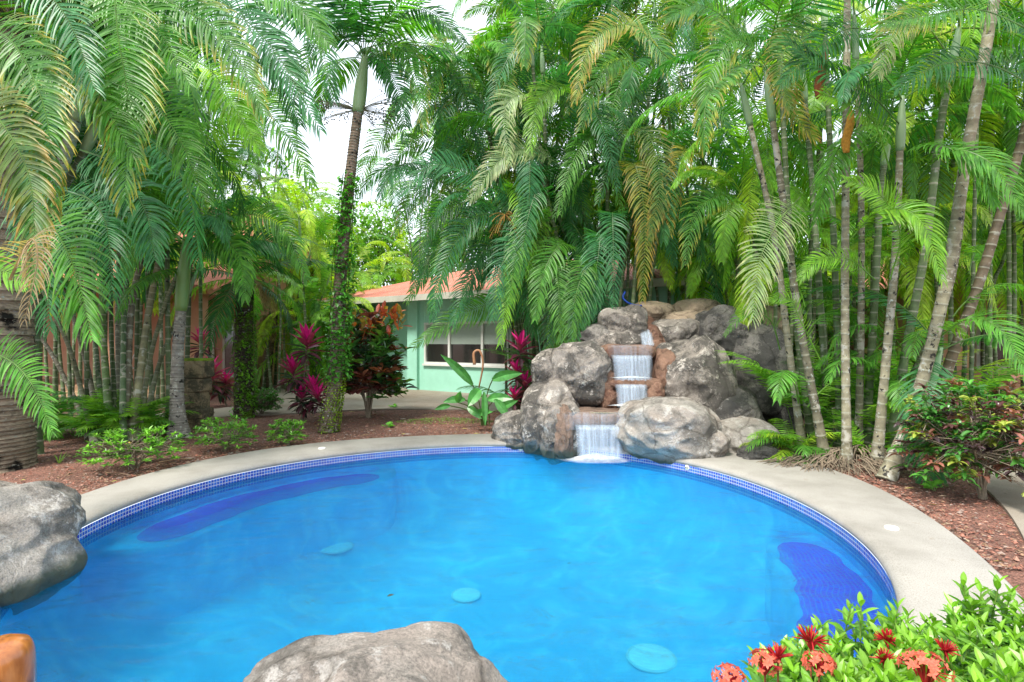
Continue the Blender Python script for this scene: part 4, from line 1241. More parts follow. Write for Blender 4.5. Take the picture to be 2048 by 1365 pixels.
for i in range(16):
    x0 = random.uniform(1010, 1230); y0 = random.uniform(400, 540); dx = random.uniform(-70, 50); Yq = random.uniform(10.3, 11.2)
    if i < 8: x0 = 1100 + i * 18; y0 = 560 + (i % 3) * 25
    H(mc, [(x0, y0, Yq), (x0 + dx * .5, y0 - 35, Yq - .4), (x0 + dx, y0 + 40, Yq - .7), (x0 + dx * 1.25, y0 + 150, Yq - .8)], random.choice(['teal', 'green', 'bright', 'deep']), ll=.56, nl=42, w=.024, drp=.5)
# orange flower stalk
mb = MB(); p0 = at(1010, 430, 10.2)
for i in range(26):
    a = random.uniform(0, 2 * PI); q = p0 + np.array([math.cos(a) * .3, math.sin(a) * .2, random.uniform(-.55, .05)])
    tube(mb, bez(p0, (p0 + q) / 2 + [0, 0, .1], q, 6), .007, 4, (.30, .17, .04), cap=False)
mb.build('flower_stalk', M['wood'], mc)['label'] = 'branched orange brown flower stalk'

# --- clump between the green house and the middle clump
s2 = []
for i in range(8):
    k = i / 7; Yb = random.uniform(12.2, 13.2); bx = 1040 + 60 * k
    a = at(bx, 0, Yb); a[2] = 0
    s2.append(dict(p=[a, at(bx - 35, 540, Yb), at(905 + 150 * k, random.uniform(200, 430), Yb)], r=.038))
c2r = clump('palm clump with arching fronds hanging over the roof of the green house', np.array([.3, 12.7, 0]), s2, ['teal', 'deep', 'green', 'ytip'],
      Lr=(2.0, 2.8), nf=7, ll=.5, els=(1.3, -.2), sag=2.0, w=.024)
# --- behind the waterfall to the right
s3 = []
for i in range(8):
    k = i / 7; Yb = random.uniform(11.8, 13.5); bx = 1330 + 290 * k
    a = at(bx, 0, Yb); a[2] = 0
    s3.append(dict(p=[a, at(bx + random.uniform(-20, 20), 450, Yb), at(bx + random.uniform(-70, 60), random.choice([430, 300, 180, 60, 100]), Yb)], r=.038))
bc = clump('palm clump with dark green fronds directly behind the waterfall rocks', np.array([4.8, 12.6, 0]), s3, ['deep', 'deep', 'green', 'teal', 'bright', 'ytip'],
      Lr=(2.0, 2.8), nf=6, ll=.5, els=(1.3, -.5), sag=1.9, w=.024)
for i in range(16):
    x0 = 1130 + i * 17 + random.uniform(-12, 12); y0 = random.uniform(60, 330); dx = random.choice([-1, 1]) * random.uniform(50, 130); Yq = random.uniform(10.6, 11.6)
    H(bc, [(x0, y0 + 60, Yq), (x0 + dx * .4, y0 - 30, Yq - .3), (x0 + dx * .9, y0 + 20, Yq - .6), (x0 + dx * 1.3, y0 + 140, Yq - .7)], random.choice(['teal', 'green', 'bright', 'deep', 'ytip']), ll=.58, nl=42, w=.024, drp=.5)
for i in range(12):
    x0 = 850 + i * 17 + random.uniform(-12, 12); y0 = random.uniform(120, 380); dx = random.choice([-1, 1]) * random.uniform(50, 130); Yq = random.uniform(11, 12)
    H(c2r, [(x0, y0 + 60, Yq), (x0 + dx * .4, y0 - 30, Yq - .3), (x0 + dx * .9, y0 + 20, Yq - .6), (x0 + dx * 1.3, y0 + 140, Yq - .7)], random.choice(['teal', 'green', 'bright', 'deep', 'ytip']), ll=.6, nl=42, w=.024, drp=.5)
H(bc, [(1400, 330, 10.4), (1370, 300, 10), (1350, 370, 9.8), (1340, 470, 9.7)], 'gold', ll=.5, nl=36, w=.024)
H(bc, [(1480, 400, 9.9), (1440, 390, 9.6), (1390, 430, 9.4), (1370, 530, 9.3)], 'ytip', ll=.6, nl=36, w=.024)
# --- far right
s4 = []
for i in range(8):
    k = i / 7; Yb = random.uniform(10.5, 12.5); bx = 1830 + 330 * k
    a = at(bx, 0, Yb); a[2] = 0
    s4.append(dict(p=[a, at(bx + 10, 600, Yb), at(bx + random.uniform(-60, 60), random.choice([520, 430, 300, 150]), Yb)], r=.038))
clump('bright green palm clump at the right edge in front of the ochre house', np.array([10.0, 11.6, 0]), s4, ['bright', 'lime', 'green', 'bright'],
      Lr=(1.8, 2.6), nf=11, ll=.46, els=(1.2, -.8), sag=1.9, w=.022)

# --- left clump with green bamboo-like stems
ls = [
    st((222, 880), (205, 640, 9.9), (205, 420, 9.9), (190, 300, 9.9), r=.052, c=(.12, .2, .06)),
    st((232, 880), (222, 640, 10.2), (222, 420, 10.3), (215, 200, 10.4), r=.036, c=(.09, .14, .05)),
    st((250, 885), (265, 600, 9.8), (300, 480, 9.8), (322, 400, 9.8), r=.048, c=(.21, .18, .12)),
    st((262, 885), (295, 640, 9.7), (318, 520, 9.7), (345, 400, 9.7), r=.052, c=(.16, .15, .08)),
    st((245, 890), (248, 640, 9.6), (256, 540, 9.6), (262, 440, 9.6), r=.038, c=(.09, .15, .06)),
    st((275, 885), (300, 720, 9.8), (330, 610, 9.8), (350, 560, 9.8), r=.036, c=(.14, .15, .08)),
    st((285, 875), (315, 740, 10.0), (345, 660, 10.0), (370, 600, 10.0), r=.036, c=(.15, .16, .09)),
    st((200, 885), (180, 760, 9.9), (155, 660, 9.9), (120, 560, 9.9), r=.042, c=(.16, .14, .1)),
    st((190, 890), (165, 790, 9.7), (140, 700, 9.6), (105, 620, 9.5), r=.038, c=(.15, .15, .09)),
    st((210, 885), (192, 700, 10.3), (180, 560, 10.4), (170, 420, 10.4), r=.038, c=(.08, .13, .05)),
    st((180, 880), (150, 800, 10.3), (110, 720, 10.4), (60, 640, 10.4), r=.038, c=(.16, .14, .1)),
    st((238, 870), (235, 640, 10.8), (240, 430, 10.9), (245, 150, 11), r=.038, c=(.15, .14, .1)),
]
lc = clump('palm clump with fanned green and brown stems left of the stone pillar', gnd(238, 872), ls, ['teal', 'green', 'deep', 'bright'],
           Lr=(1.6, 2.3), nf=6, ll=.42, els=(1.35, .1), sag=1.6, w=.022, suck=19)

# --- far left clump rising past the frame, whose fronds hang in from above
s5 = []
for i in range(9):
    k = i / 8; Yb = random.uniform(7.6, 9.0); bx = -260 + 330 * k
    a = at(bx, 0, Yb); a[2] = 0
    s5.append(dict(p=[a, at(bx + 10, 500, Yb), at(bx + 60 * k + 40, random.choice([300, 120, 0, -80]), Yb - .6)], r=.06))
s5.append(dict(p=[at(-40, 900, 8.2) * [1, 1, 0], at(40, 560, 7.6), at(125, 330, 7.2), at(152, 235, 7.0)], r=.085, c=(.25, .30, .22)))
fl = clump('leaning grey stemmed palm clump behind the thick trunk at the left edge', np.array([-8.0, 8.3, 0]), s5, ['green', 'teal', 'deep', 'ytip', 'pale'],
           Lr=(2.0, 2.9), nf=7, ll=.5, els=(1.2, -.4), sag=2.1, w=.024)
for pts, pal, kw in [
    ([(225, -90, 5.2), (235, 60, 5.0), (255, 200, 4.9), (250, 400, 4.8)], 'ytip', dict(ll=.75, nl=60)),
    ([(240, -40, 5.6), (330, 0, 5.3), (450, 80, 5.2), (530, 230, 5.1)], 'ytip', dict(ll=.55, nl=56, drp=.8)),
    ([(300, -60, 6.0), (420, -10, 5.7), (540, 90, 5.5), (640, 260, 5.4)], 'teal', dict(ll=.6, nl=56, drp=1.0)),
    ([(330, -90, 6.5), (450, -60, 6.2), (580, 0, 6.0), (660, 90, 6.0)], 'green', dict(ll=.6, nl=56, drp=1.0)),
    ([(-60, 60, 4.6), (20, 80, 4.3), (90, 220, 4.1), (110, 420, 4.0)], 'ytip', dict(ll=.55, nl=60, drp=.7, yell=1.5)),
    ([(-80, 200, 4.2), (-10, 230, 4.0), (60, 360, 3.9), (70, 560, 3.8)], 'orange', dict(ll=.5, nl=60, drp=.7)),
    ([(-90, -40, 5.0), (30, -60, 4.7), (130, 30, 4.5), (190, 180, 4.4)], 'teal', dict(ll=.55, nl=60, drp=.5)),
    ([(-60, 120, 5.4), (60, 100, 5.1), (180, 180, 4.9), (280, 330, 4.8)], 'green', dict(ll=.6, nl=56, drp=.5)),
    ([(470, -70, 7.0), (560, -20, 6.8), (630, 60, 6.6), (668, 200, 6.5)], 'teal', dict(ll=.6, nl=50, drp=.7)),
    ([(400, 180, 7.4), (480, 190, 7.2), (560, 250, 7.0), (625, 370, 6.9)], 'green', dict(ll=.6, nl=50, drp=.7)),
    ([(40, 430, 5.0), (100, 450, 4.7), (150, 540, 4.5), (185, 680, 4.4)], 'green', dict(ll=.62, nl=44, drp=.5)),
    ([(0, 380, 5.2), (60, 380, 5.0), (90, 500, 4.8), (100, 660, 4.7)], 'teal', dict(ll=.6, nl=44, drp=.4)),
    ([(160, 300, 5.6), (230, 330, 5.3), (290, 420, 5.1), (310, 520, 5.0)], 'teal', dict(ll=.6, nl=44, drp=.5)),
    ([(120, 380, 5.8), (180, 400, 5.5), (215, 460, 5.3), (225, 600, 5.2)], 'teal', dict(ll=.6, nl=44, drp=.5)),
    ([(200, 150, 5.8), (290, 190, 5.6), (360, 280, 5.4), (410, 400, 5.3)], 'green', dict(ll=.6, nl=44, drp=.5)),
    ([(330, 100, 6.2), (420, 140, 5.9), (470, 220, 5.8), (520, 300, 5.7)], 'bright', dict(ll=.5, nl=44, drp=.5)),
    ([(100, -60, 5.6), (190, -30, 5.4), (300, 40, 5.2), (380, 170, 5.1)], 'green', dict(ll=.62, nl=56, drp=.5)),
    ([(440, -80, 6.4), (500, 60, 6.1), (560, 130, 6.0), (600, 250, 6.0)], 'deep', dict(ll=.6, nl=50, drp=.7)),
    ([(20, 560, 3.6), (60, 480, 3.5), (75, 520, 3.45), (50, 640, 3.4)], 'dead', dict(ll=.30, nl=22, drp=1.2, w=.009)),
    ([(-90, 715, 4.7), (0, 712, 4.6), (62, 765, 4.5), (105, 865, 4.4)], 'green', dict(ll=.36, nl=46, drp=.2, w=.016, fwd=(1.4, .5))),
    ([(-120, 560, 4.6), (-60, 530, 4.4), (0, 540, 4.3), (60, 570, 4.2)], 'bright', dict(ll=.35, nl=30, drp=.3)),
]:
    k = dict(ll=.5, nl=50, w=.022, drp=.6); k.update(kw)
    H(fl, pts, pal, **k)

# more clumps that close the view between and behind the big ones
def fill_clump(label, x0, x1, Ya, Yb, n, tops, pals, nf=12, Lr=(1.9, 2.7), els=(1.35, -.9), r=.034, ll=.5, suck=0, sag=2.0):
    ss = []
    for i in range(n):
        k = (i + .5) / n; Y_ = random.uniform(Ya, Yb); bx = x0 + (x1 - x0) * k
        a = at(bx, 0, Y_); a[2] = 0; ty = tops[i % len(tops)] + random.uniform(-25, 25)
        ss.append(dict(p=[a, at(bx + random.uniform(-15, 15), (684 + ty) / 2, Y_), at(bx + random.uniform(-45, 45), ty, Y_)], r=r * random.uniform(.8, 1.2)))
    c_ = at((x0 + x1) / 2, 0, (Ya + Yb) / 2); c_[2] = 0
    return clump(label, c_, ss, pals, Lr=Lr, nf=nf, ll=ll, els=els, sag=sag, w=.023, suck=suck)
fill_clump('low palm clump filling the gap under the middle palms left of the waterfall', 1035, 1190, 12.4, 13.4, 7, [520, 440, 560, 380, 490], ['green', 'bright', 'teal', 'lime'], Lr=(1.6, 2.3))
fill_clump('tall palm clump whose crown tops the middle of the picture', 1000, 1180, 12.8, 14.5, 7, [120, 10, 230, 60, 160], ['green', 'bright', 'teal', 'ytip'])
fill_clump('tall palm clump rising above the waterfall', 1190, 1420, 12.2, 14, 7, [200, 60, 320, 0, 430], ['green', 'bright', 'lime'])
fill_clump('low dark palm clump right behind the top of the waterfall', 1260, 1500, 12.6, 13.4, 6, [520, 470, 560, 420], ['green', 'bright', 'teal', 'lime'], Lr=(1.6, 2.3))
fill_clump('palm clump in the shade behind the right pale stems', 1500, 1700, 9.6, 11.4, 6, [480, 350, 560, 220, 90], ['green', 'bright', 'lime'], Lr=(1.7, 2.4))
fill_clump('palm clump rising behind the leaning stems on the right', 1700, 1900, 9.8, 11.8, 6, [420, 300, 540, 150, 120], ['green', 'bright', 'lime', 'lime'], Lr=(1.7, 2.4))
fill_clump('tall palm clump in the upper right corner', 1880, 2120, 8.6, 10.5, 6, [280, 60, 180, -60], ['green', 'bright', 'teal', 'lime'])
fill_clump('low yellow green palm clump beside the ochre house', 1900, 2140, 12.4, 14.4, 9, [560, 480, 400], ['lime', 'bright'], Lr=(1.8, 2.5))
fill_clump('palm clump in front of the terracotta house wall, left half', 40, 200, 12.4, 14.2, 10, [420, 300, 180, 520, 60], ['green', 'bright', 'lime'])
fill_clump('palm clump in front of the terracotta house between the fanned stems and the pillar', 235, 345, 13, 14.5, 9, [430, 330, 520, 230], ['green', 'bright', 'lime'], Lr=(1.6, 2.2))
fill_clump('tall palm clump above the roof of the terracotta house', 350, 560, 19, 22, 11, [330, 200, 420, 90, 260], ['green', 'bright', 'deep'], Lr=(2.4, 3.4), ll=.42)
fill_clump('palm clump hanging over the upper left corner', 60, 420, 9.4, 11.5, 11, [140, 0, 230, -90], ['green', 'teal', 'ytip', 'deep'])
fill_clump('bright low palm clump at the far end of the path', 505, 640, 17, 19.5, 9, [600, 540, 640, 470], ['lime', 'bright', 'green'], Lr=(1.8, 2.6), ll=.4)
fill_clump('tall palm clump rising behind the salmon roof', 810, 990, 24, 27, 8, [330, 260, 180, 400], ['green', 'bright', 'teal'], Lr=(2.6, 3.6), ll=.42)
fill_clump('yellow green palm clump just left of the green house', 590, 715, 22, 25, 9, [520, 440, 580], ['lime', 'lime', 'bright'], Lr=(2.2, 3.2), ll=.4)

# ------------------------------------------------------------ single palms
def palm(label, base, path, r0, r1, mat, c1, c2, crown_kw, shaft_len=0, shaft_c=(.25, .36, .17), gap=.1, flare=0, group='single palms', shaft_r=1.2, skirt=0, name='palm_tree'):
    root = empty(name, base, label, 'palm tree', group)
    path = spline(path, 200)
    ringed(path, r0, r1, gap, c1, c2, ns=18, flare=flare).build('trunk', M[mat], root, smooth=True)
    d = nrm(path[-1] - path[-10]); top = path[-1]
    if shaft_len:
        shaft(top - d * .02, top + d * shaft_len, r1 * shaft_r, shaft_c, 1.25).build('crownshaft', M['shaft'], root, smooth=True)
        top = top + d * (shaft_len - .08)
    crown(root, top, **crown_kw)
    if skirt:
        for i in range(skirt):
            a = random.uniform(0, 2 * PI); q = path[-1] + np.array([math.cos(a), math.sin(a), 0]) * r1
            Rc, S = arch(q, a, random.uniform(-.9, -.2), random.uniform(.6, 1.1), 1.6)
            mb = MB(); frond(mb, Rc, S, 26, .28, .012, 'dead', droop=1.2); mb.build('dead_frond', M['frond'], root)
    return root

# tall slim palm with vines in the centre
pb = gnd(657, 866)
p1 = palm('tall slim palm wrapped in climbing vine by the back of the pool', pb,
     [pb, at(672, 740, 10.1), at(681, 560, 10.2), at(697, 380, 10.3), at(716, 225, 10.4)], .135, .088, 'stem_pale', (.17, .12, .085), (.30, .27, .2),
     dict(n=13, Ls=(2.0, 2.7), els=(1.4, .5), sag=1.45, pals=['green', 'deep', 'teal'], ll=.6, nl=46, w=.03, drp=.9), shaft_len=1.12, gap=.055, flare=.05, shaft_c=(.23, .33, .15), shaft_r=1.12)
for pts, pal in [([(735, 95, 10.4), (790, 90, 10.2), (830, 150, 10.1), (850, 260, 10.0)], 'ytip'), ([(725, 95, 10.4), (670, 70, 10.3), (620, 110, 10.2), (600, 190, 10.1)], 'green'),
                 ([(735, 90, 10.4), (800, 20, 10.2), (870, 30, 10.0), (930, 90, 9.9)], 'deep'), ([(738, 100, 10.4), (770, 130, 10.1), (800, 190, 10.0), (812, 290, 9.9)], 'deep')]:
    hero(p1, pts, pal, ll=.62, nl=40, w=.03, drp=.9)
# flower stalks under the crownshaft
mb = MB(); p0 = at(717, 222, 10.4)
for s_ in (-1, 1):
    for i in range(22):
        q = p0 + np.array([s_ * random.uniform(.25, .75), random.uniform(-.3, .2), random.uniform(-.28, .25)])
        P = bez(p0, p0 + (q - p0) * .5 + [0, 0, .06], q, 6); tube(mb, P, .006, 4, (.16, .15, .10), cap=False)
        for k in range(9):
            c_ = q + rng.normal(0, .06, 3); v8 = c_ + .016 * np.array([(1, 0, 0), (-1, 0, 0), (0, 1, 0), (0, -1, 0), (0, 0, 1), (0, 0, -1)])
            mb.add(v8, None, [(0, 2, 4), (2, 1, 4), (1, 3, 4), (3, 0, 4), (2, 0, 5), (1, 2, 5), (3, 1, 5), (0, 3, 5)], (.09, .10, .06))
mb.build('flower_stalk', M['wood'], p1)
# slim palm with a green crownshaft in front of the pillar
pb = gnd(358, 876)
p2 = palm('young grey ringed palm with green crownshaft standing right in front of the stone pillar', pb,
     [pb, at(354, 800, 9.4), at(356, 700, 9.4), at(362, 620, 9.4)], .115, .082, 'stem_pale', (.22, .20, .17), (.33, .31, .27),
     dict(n=9, Ls=(1.6, 2.2), els=(1.2, .1), sag=1.9, pals=['green', 'teal', 'green'], ll=.55, nl=40, w=.03, drp=.9), shaft_len=1.25, gap=.05, flare=.10, shaft_c=(.18, .30, .09), shaft_r=1.05)
for pts, pal in [([(400, 470, 9.3), (470, 430, 9), (560, 450, 8.8), (615, 560, 8.7)], 'green'), ([(400, 480, 9.2), (440, 470, 8.9), (480, 520, 8.7), (490, 600, 8.6)], 'green'),
                 ([(395, 480, 9.3), (450, 500, 9.0), (520, 480, 8.9), (590, 500, 8.8)], 'teal'),
                 ([(385, 470, 9.2), (420, 350, 9.0), (480, 250, 8.9), (560, 180, 8.9)], 'bright'), ([(380, 470, 9.2), (340, 400, 9.0), (320, 330, 8.8), (310, 240, 8.7)], 'green')]:
    H(p2, pts, pal, ll=.62, nl=40, w=.034, drp=1.0)
# dark mossy palm
pb = gnd(488, 838)
p3 = palm('dark barked palm with moss and vine on its trunk right of the stone pillar', pb,
     [pb, at(488, 740, 11.8), at(488, 640, 11.8), at(492, 560, 11.8)], .19, .17, 'bark_moss', (.045, .035, .026), (.11, .09, .06),
     dict(n=14, Ls=(1.8, 2.6), els=(1.2, -.3), sag=1.8, pals=['deep', 'green', 'bright'], ll=.5, nl=44, w=.022, drp=.7), gap=.07, flare=.03, skirt=14)
# small distant palm with a skirt
pb = gnd(533, 779)
palm('small thin palm with a brown skirt of dead leaves in front of the far bushes', pb, [pb, at(538, 700, 18.7), at(548, 628, 18.7)], .15, .14, 'bark', (.14, .10, .06), (.2, .16, .1),
     dict(n=14, Ls=(1.6, 2.4), els=(1.2, -.6), sag=1.9, pals=['green', 'lime', 'bright', 'pale'], ll=.5, nl=32, w=.03), gap=.09, skirt=10)
# thick trunk at the left edge
pb = gnd(-12, 952)
p5 = palm('massive ringed palm trunk at the left edge of the frame', np.array([-6.66, 7.07, 0]), [np.array([-6.66, 7.07, 0]), at(-14, 800, 7.07), at(-14, 560, 7.07), at(-24, 200, 7.07), at(-34, -250, 7.07)],   .42, .38, 'bark', (.27, .215, .155), (.10, .08, .055),
     dict(n=10, Ls=(3.0, 3.8), els=(1.1, -.2), sag=1.7, pals=['green', 'deep'], ll=.7, nl=56, w=.028), gap=.12, flare=.02)

# bright palms in the garden beyond, and darker ones filling the far views
bgp = [(600, 24, 3.4, 'lime'), (690, 21, 3.0, 'lime'), (760, 26, 4.4, 'bright'), (560, 27, 5.0, 'bright'), (640, 30, 4.2, 'lime'), (455, 24, 4.5, 'green'), (820, 30, 6.4, 'lime'),
       (520, 23, 2.6, 'green'), (585, 19.5, 1.4, 'bright'), (380, 27, 6.6, 'green'), (300, 26, 6.2, 'bright'), (1500, 19, 4.6, 'bright'), (1640, 18, 3.2, 'lime'), (1700, 22, 6.4, 'bright'),
       (1830, 19, 4.8, 'lime'), (1920, 17, 3.0, 'bright'), (1990, 19, 5.8, 'lime'), (2060, 15, 4.6, 'bright'), (1560, 24, 7.0, 'bright'), (930, 30, 7.4, 'green'), (1330, 22, 6.6, 'bright'), (1420, 21, 7.6, 'green'), (1250, 26, 8.0, 'green'), (1090, 28, 8.6, 'green')]
seen = {}
for i, (px, Y, h, pal) in enumerate(bgp):
    b_ = at(px, 0, Y); b_[2] = 0
    side = ('behind the terracotta house' if px < 420 else 'beyond the path left of the green house' if px < 700 else 'behind the green house' if px < 1200 else 'beyond the waterfall' if px < 1600 else 'beyond the right hand path')
    hh = 'low' if h < 3.3 else 'medium height' if h < 5.5 else 'tall'
    top = b_ + [random.uniform(-.4, .4), 0, h]
    lab = f'{hh} {"yellow green" if pal == "lime" else "bright green" if pal == "bright" else "green"} palm {side}'
    seen[lab] = seen.get(lab, 0) + 1
    if seen[lab] > 1: lab += ', the ' + ('right one' if px > seen[lab + '_x'] else 'left one')
    else: seen[lab + '_x'] = px
    palm(lab, b_, [b_, (b_ + top) / 2 + [.1, 0, 0], top], .12, .09, 'stem', (.16, .13, .09), (.25, .22, .15),
         dict(n=17, Ls=(2.2, 3.2), els=(1.35, -.7), sag=1.8, pals=[pal, pal, 'green' if pal != 'green' else 'deep'], ll=.5, nl=26, w=.036), gap=.2, group='palms in the garden beyond')

# ------------------------------------------------------------ broadleaf trees and bushes
def broad_tree(label, base, h, rad, n, c, group='leafy trees behind the palms', name='broadleaf_tree', leaf=.22, trunk=.16, low=.25):
    root = empty(name, base, label, 'tree', group)
    base = np.array(base, float)
    top = base + [0, 0, h * .55]
    mb = ringed([base, base + [.1, 0, h * .3], top], trunk, trunk * .6, .5, (.13, .1, .07), (.15, .12, .09), ns=9)
    cs = []
    for i in range(14):
        a = random.uniform(0, 2 * PI); k = random.uniform(.25, .95)
        q = base + [math.cos(a) * rad * k, math.sin(a) * rad * k, h * random.uniform(low + .1, .95)]
        tube(mb, bez(top - [0, 0, random.uniform(0, h * .2)], (top + q) / 2 + [0, 0, .2], q, 8), np.linspace(1, .25, 8) * trunk * .45, 5, (.13, .1, .07), cap=False)
        cs.append((q, rad * random.uniform(.3, .5)))
    mb.build('trunk', M['bark'], root, True)
    P, D, C = [], [], []
    for q, r_ in cs:
        m_ = n // len(cs)
        d = nrm(rng.normal(size=(m_, 3))); rr = r_ * rng.uniform(.45, 1.1, m_) ** .6
        p = q + d * rr[:, None] * [1, 1, .8]
        P.append(p); D.append(nrm(d + rng.normal(0, .5, (m_, 3)) + [0, 0, -.3])); C.append(np.array(c) * rng.uniform(.5, 1.5, (m_, 1)) * (1 + .1 * rng.normal(size=(m_, 3))))
    P, D, C = map(np.concatenate, (P, D, C))
    mb = MB(); leafcards(mb, P, D, leaf * rng.uniform(.6, 1.2, len(P)), leaf * .5, np.clip(C, .005, 1), K=4)
    mb.build('crown', M['leaf'], root)
    return root
tl = [(-330, 24, 9, 4.5, (.04, .11, .025)), (-60, 22, 10, 4.5, (.05, .13, .03)), (110, 30, 12, 5, (.045, .12, .03)), (260, 33, 12, 5.0, (.05, .13, .03)), (430, 34, 10, 5, (.07, .17, .03)), (560, 34, 11, 5.2, (.13, .26, .035)), (680, 36, 10, 5.4, (.17, .32, .035)),
      (800, 36, 11.5, 4.6, (.13, .28, .035)), (930, 38, 11, 5.5, (.08, .19, .035)), (1080, 38, 13, 5.5, (.06, .16, .03)), (1220, 36, 14, 6, (.06, .16, .03)), (1370, 32, 12, 5.5, (.07, .18, .03)), (1500, 29, 12, 5, (.08, .2, .03)), (1620, 27, 10, 4.5, (.08, .2, .03)),
      (1760, 27, 11, 5, (.1, .22, .03)), (1900, 26, 10, 5, (.1, .23, .03)), (2040, 24, 9, 5, (.1, .23, .03)), (2220, 20, 9, 5, (.08, .2, .03)), (1700, 20, 4.5, 3.5, (.08, .2, .03)), (1500, 18, 4.5, 3, (.05, .14, .03)), (1350, 17.5, 4, 2.6, (.05, .14, .03)), (560, 26, 3.6, 3, (.12, .26, .035)), (640, 25, 3.0, 2.6, (.14, .3, .035))]
names = ['far left edge', 'left edge', 'sky left of the house', 'roof of the terracotta house', 'dark mossy palm', 'small skirted palm', 'vine wrapped palm', 'left end of the salmon roof', 'middle of the salmon roof', 'middle palm clump', 'waterfall left side', 'waterfall centre', 'waterfall right side', 'gap right of the waterfall', 'right palm clump', 'right clump leaning stems', 'ochre house', 'ochre house right end', 'right path', 'dark lichen boulder', 'top of the waterfall', 'far path', 'patio left end']
for (px, Y, h, rad, c), nm in zip(tl, names):
    b_ = at(px, 0, Y); b_[2] = 0
    broad_tree(f'{"low leafy tree" if h < 5 else "leafy green tree"} far behind, seen past the {nm}', b_, h, rad, int(5200 * rad / 4.5), c, leaf=.32 if h > 5 else .26, low=.05 if h < 5 else .12)

def bush(label, base, rx, h, n, cols, leaf, w, cat='shrub', name='shrub', group=None, stems=9, shape=(.3, 1, .8, .05), mat='leaf', stemc=(.2, .16, .11), rosette=7, drp=.15, low=.25, sr=.008, up=.6):
    """stems that fork, each tip carrying a rosette of leaves"""
    root = empty(name, base, label, cat, group)
    base = np.array(base, float)
    sm = MB(); P, D, C, Ls = [], [], [], []
    tips = []
    for i in range(stems):
        a = 2 * PI * i / stems + random.uniform(-.3, .3); k = random.uniform(.2, .8)
        q = base + [math.cos(a) * rx * k, math.sin(a) * rx * k, h * random.uniform(.45, .7)]
        path = bez(base + [random.uniform(-.04, .04), random.uniform(-.04, .04), 0], base + (q - base) * [.35, .35, .6], q, 8)
        tube(sm, path, np.linspace(1.6, .8, 8) * sr, 5, stemc, cap=False)
        for j in range(max(2, n // stems)):
            a2 = a + random.uniform(-1.3, 1.3); s0 = path[random.randint(3, 7)]
            kk = random.uniform(.35, 1.05)
            t = base + [math.cos(a2) * rx * kk, math.sin(a2) * rx * kk, h * random.uniform(low, 1.0) * (1.05 - .35 * kk ** 3)]
            tube(sm, bez(s0, (s0 + t) / 2 + [0, 0, .02], t, 5), np.linspace(.8, .35, 5) * sr, 4, stemc, cap=False)
            tips.append((t, nrm(t - s0)))
    for t, d in tips:
        cc = np.array(random.choice(cols))
        m_ = rosette
        for k in range(m_):
            az = k * 2.4 + random.uniform(-.4, .4); el = random.uniform(-.2, 1.0) * up + .15
            dd = np.array([math.cos(az) * math.cos(el), math.sin(az) * math.cos(el), math.sin(el)]) + d * .35
            P.append(t - d * random.uniform(0, leaf * 1.1)); D.append(dd); C.append(cc * random.uniform(.65, 1.35)); Ls.append(leaf * random.uniform(.65, 1.15))
    sm.build('branches', M['wood'], root, True)
    mb = MB(); Ls = np.array(Ls)
    leafcards(mb, np.array(P), np.array(D), Ls, Ls * (w / leaf), np.array(C), drp=drp, K=4, shape=shape)
    mb.build('foliage', M[mat], root)
    return root

YG = [(.13, .32, .03), (.18, .4, .04), (.09, .24, .03)]
s1 = bush('low bright green shrub with pale yellow flowers nearest the big left trunk', gnd(268, 940), .55, .55, 150, YG, .075, .026, stems=9, rosette=11, group='small green shrubs along the pool')
mb = MB()
for c_ in (at(258, 892, 7.6), at(246, 912, 7.3), at(262, 905, 7.3)):
    d = nrm(rng.normal(size=(40, 3)) + [0, 0, .6]); leafcards(mb, c_ + d * .03, d, .03, .014, (.75, .62, .2))
mb.build('flowers', M['petal'], s1)
bush('green shrub with two leafy tufts in front of the stone pillar', gnd(450, 905), .45, .52, 130, YG, .07, .025, stems=8, rosette=11, group='small green shrubs along the pool')
bush('smallest round bright green shrub left of the vine wrapped palm', gnd(574, 892), .30, .42, 110, YG, .065, .025, stems=8, rosette=11, group='small green shrubs along the pool')
hb2 = bush('dense dark green ball shrub with orange flower beside the dark mossy palm', gnd(524, 832), .42, .62, 300, [(.05, .17, .025), (.07, .22, .03)], .06, .035, stems=9, group=None)
# tiny weeds
for (x, y), lab in [((118, 930), 'tuft of thin grass on the mulch beside the massive left trunk'), ((785, 818), 'small broad leaf weed at the edge of the patio'), ((775, 858), 'low round leaf weed on the mulch right of the vine wrapped palm'), ((1870, 985), 'small weed sprouting in front of the root mat of the right clump'), ((1650, 905), 'leafy sprout on the root mat of the right clump')]:
    b_ = gnd(x, y); mb = MB(); n_ = 9
    az = rng.uniform(0, 2 * PI, n_); D = np.c_[np.cos(az) * .6, np.sin(az) * .6, rng.uniform(.4, 1.2, n_)]
    if 'grass' in lab: leafcards(mb, np.tile(b_, (n_, 1)), D, .2, .012, (.2, .35, .06), drp=.2)
    else: leafcards(mb, b_ + D * .07, D * [1, 1, .3], .1, .09, (.16, .42, .05), drp=.1, shape=(.4, 1, .8, .1)); [tube(mb, np.array([b_, b_ + d_ * .08]), .003, 4, (.2, .3, .1)) for d_ in D]
    tag(mb.build('weed', M['leaf'], loc=b_), lab, 'weed')
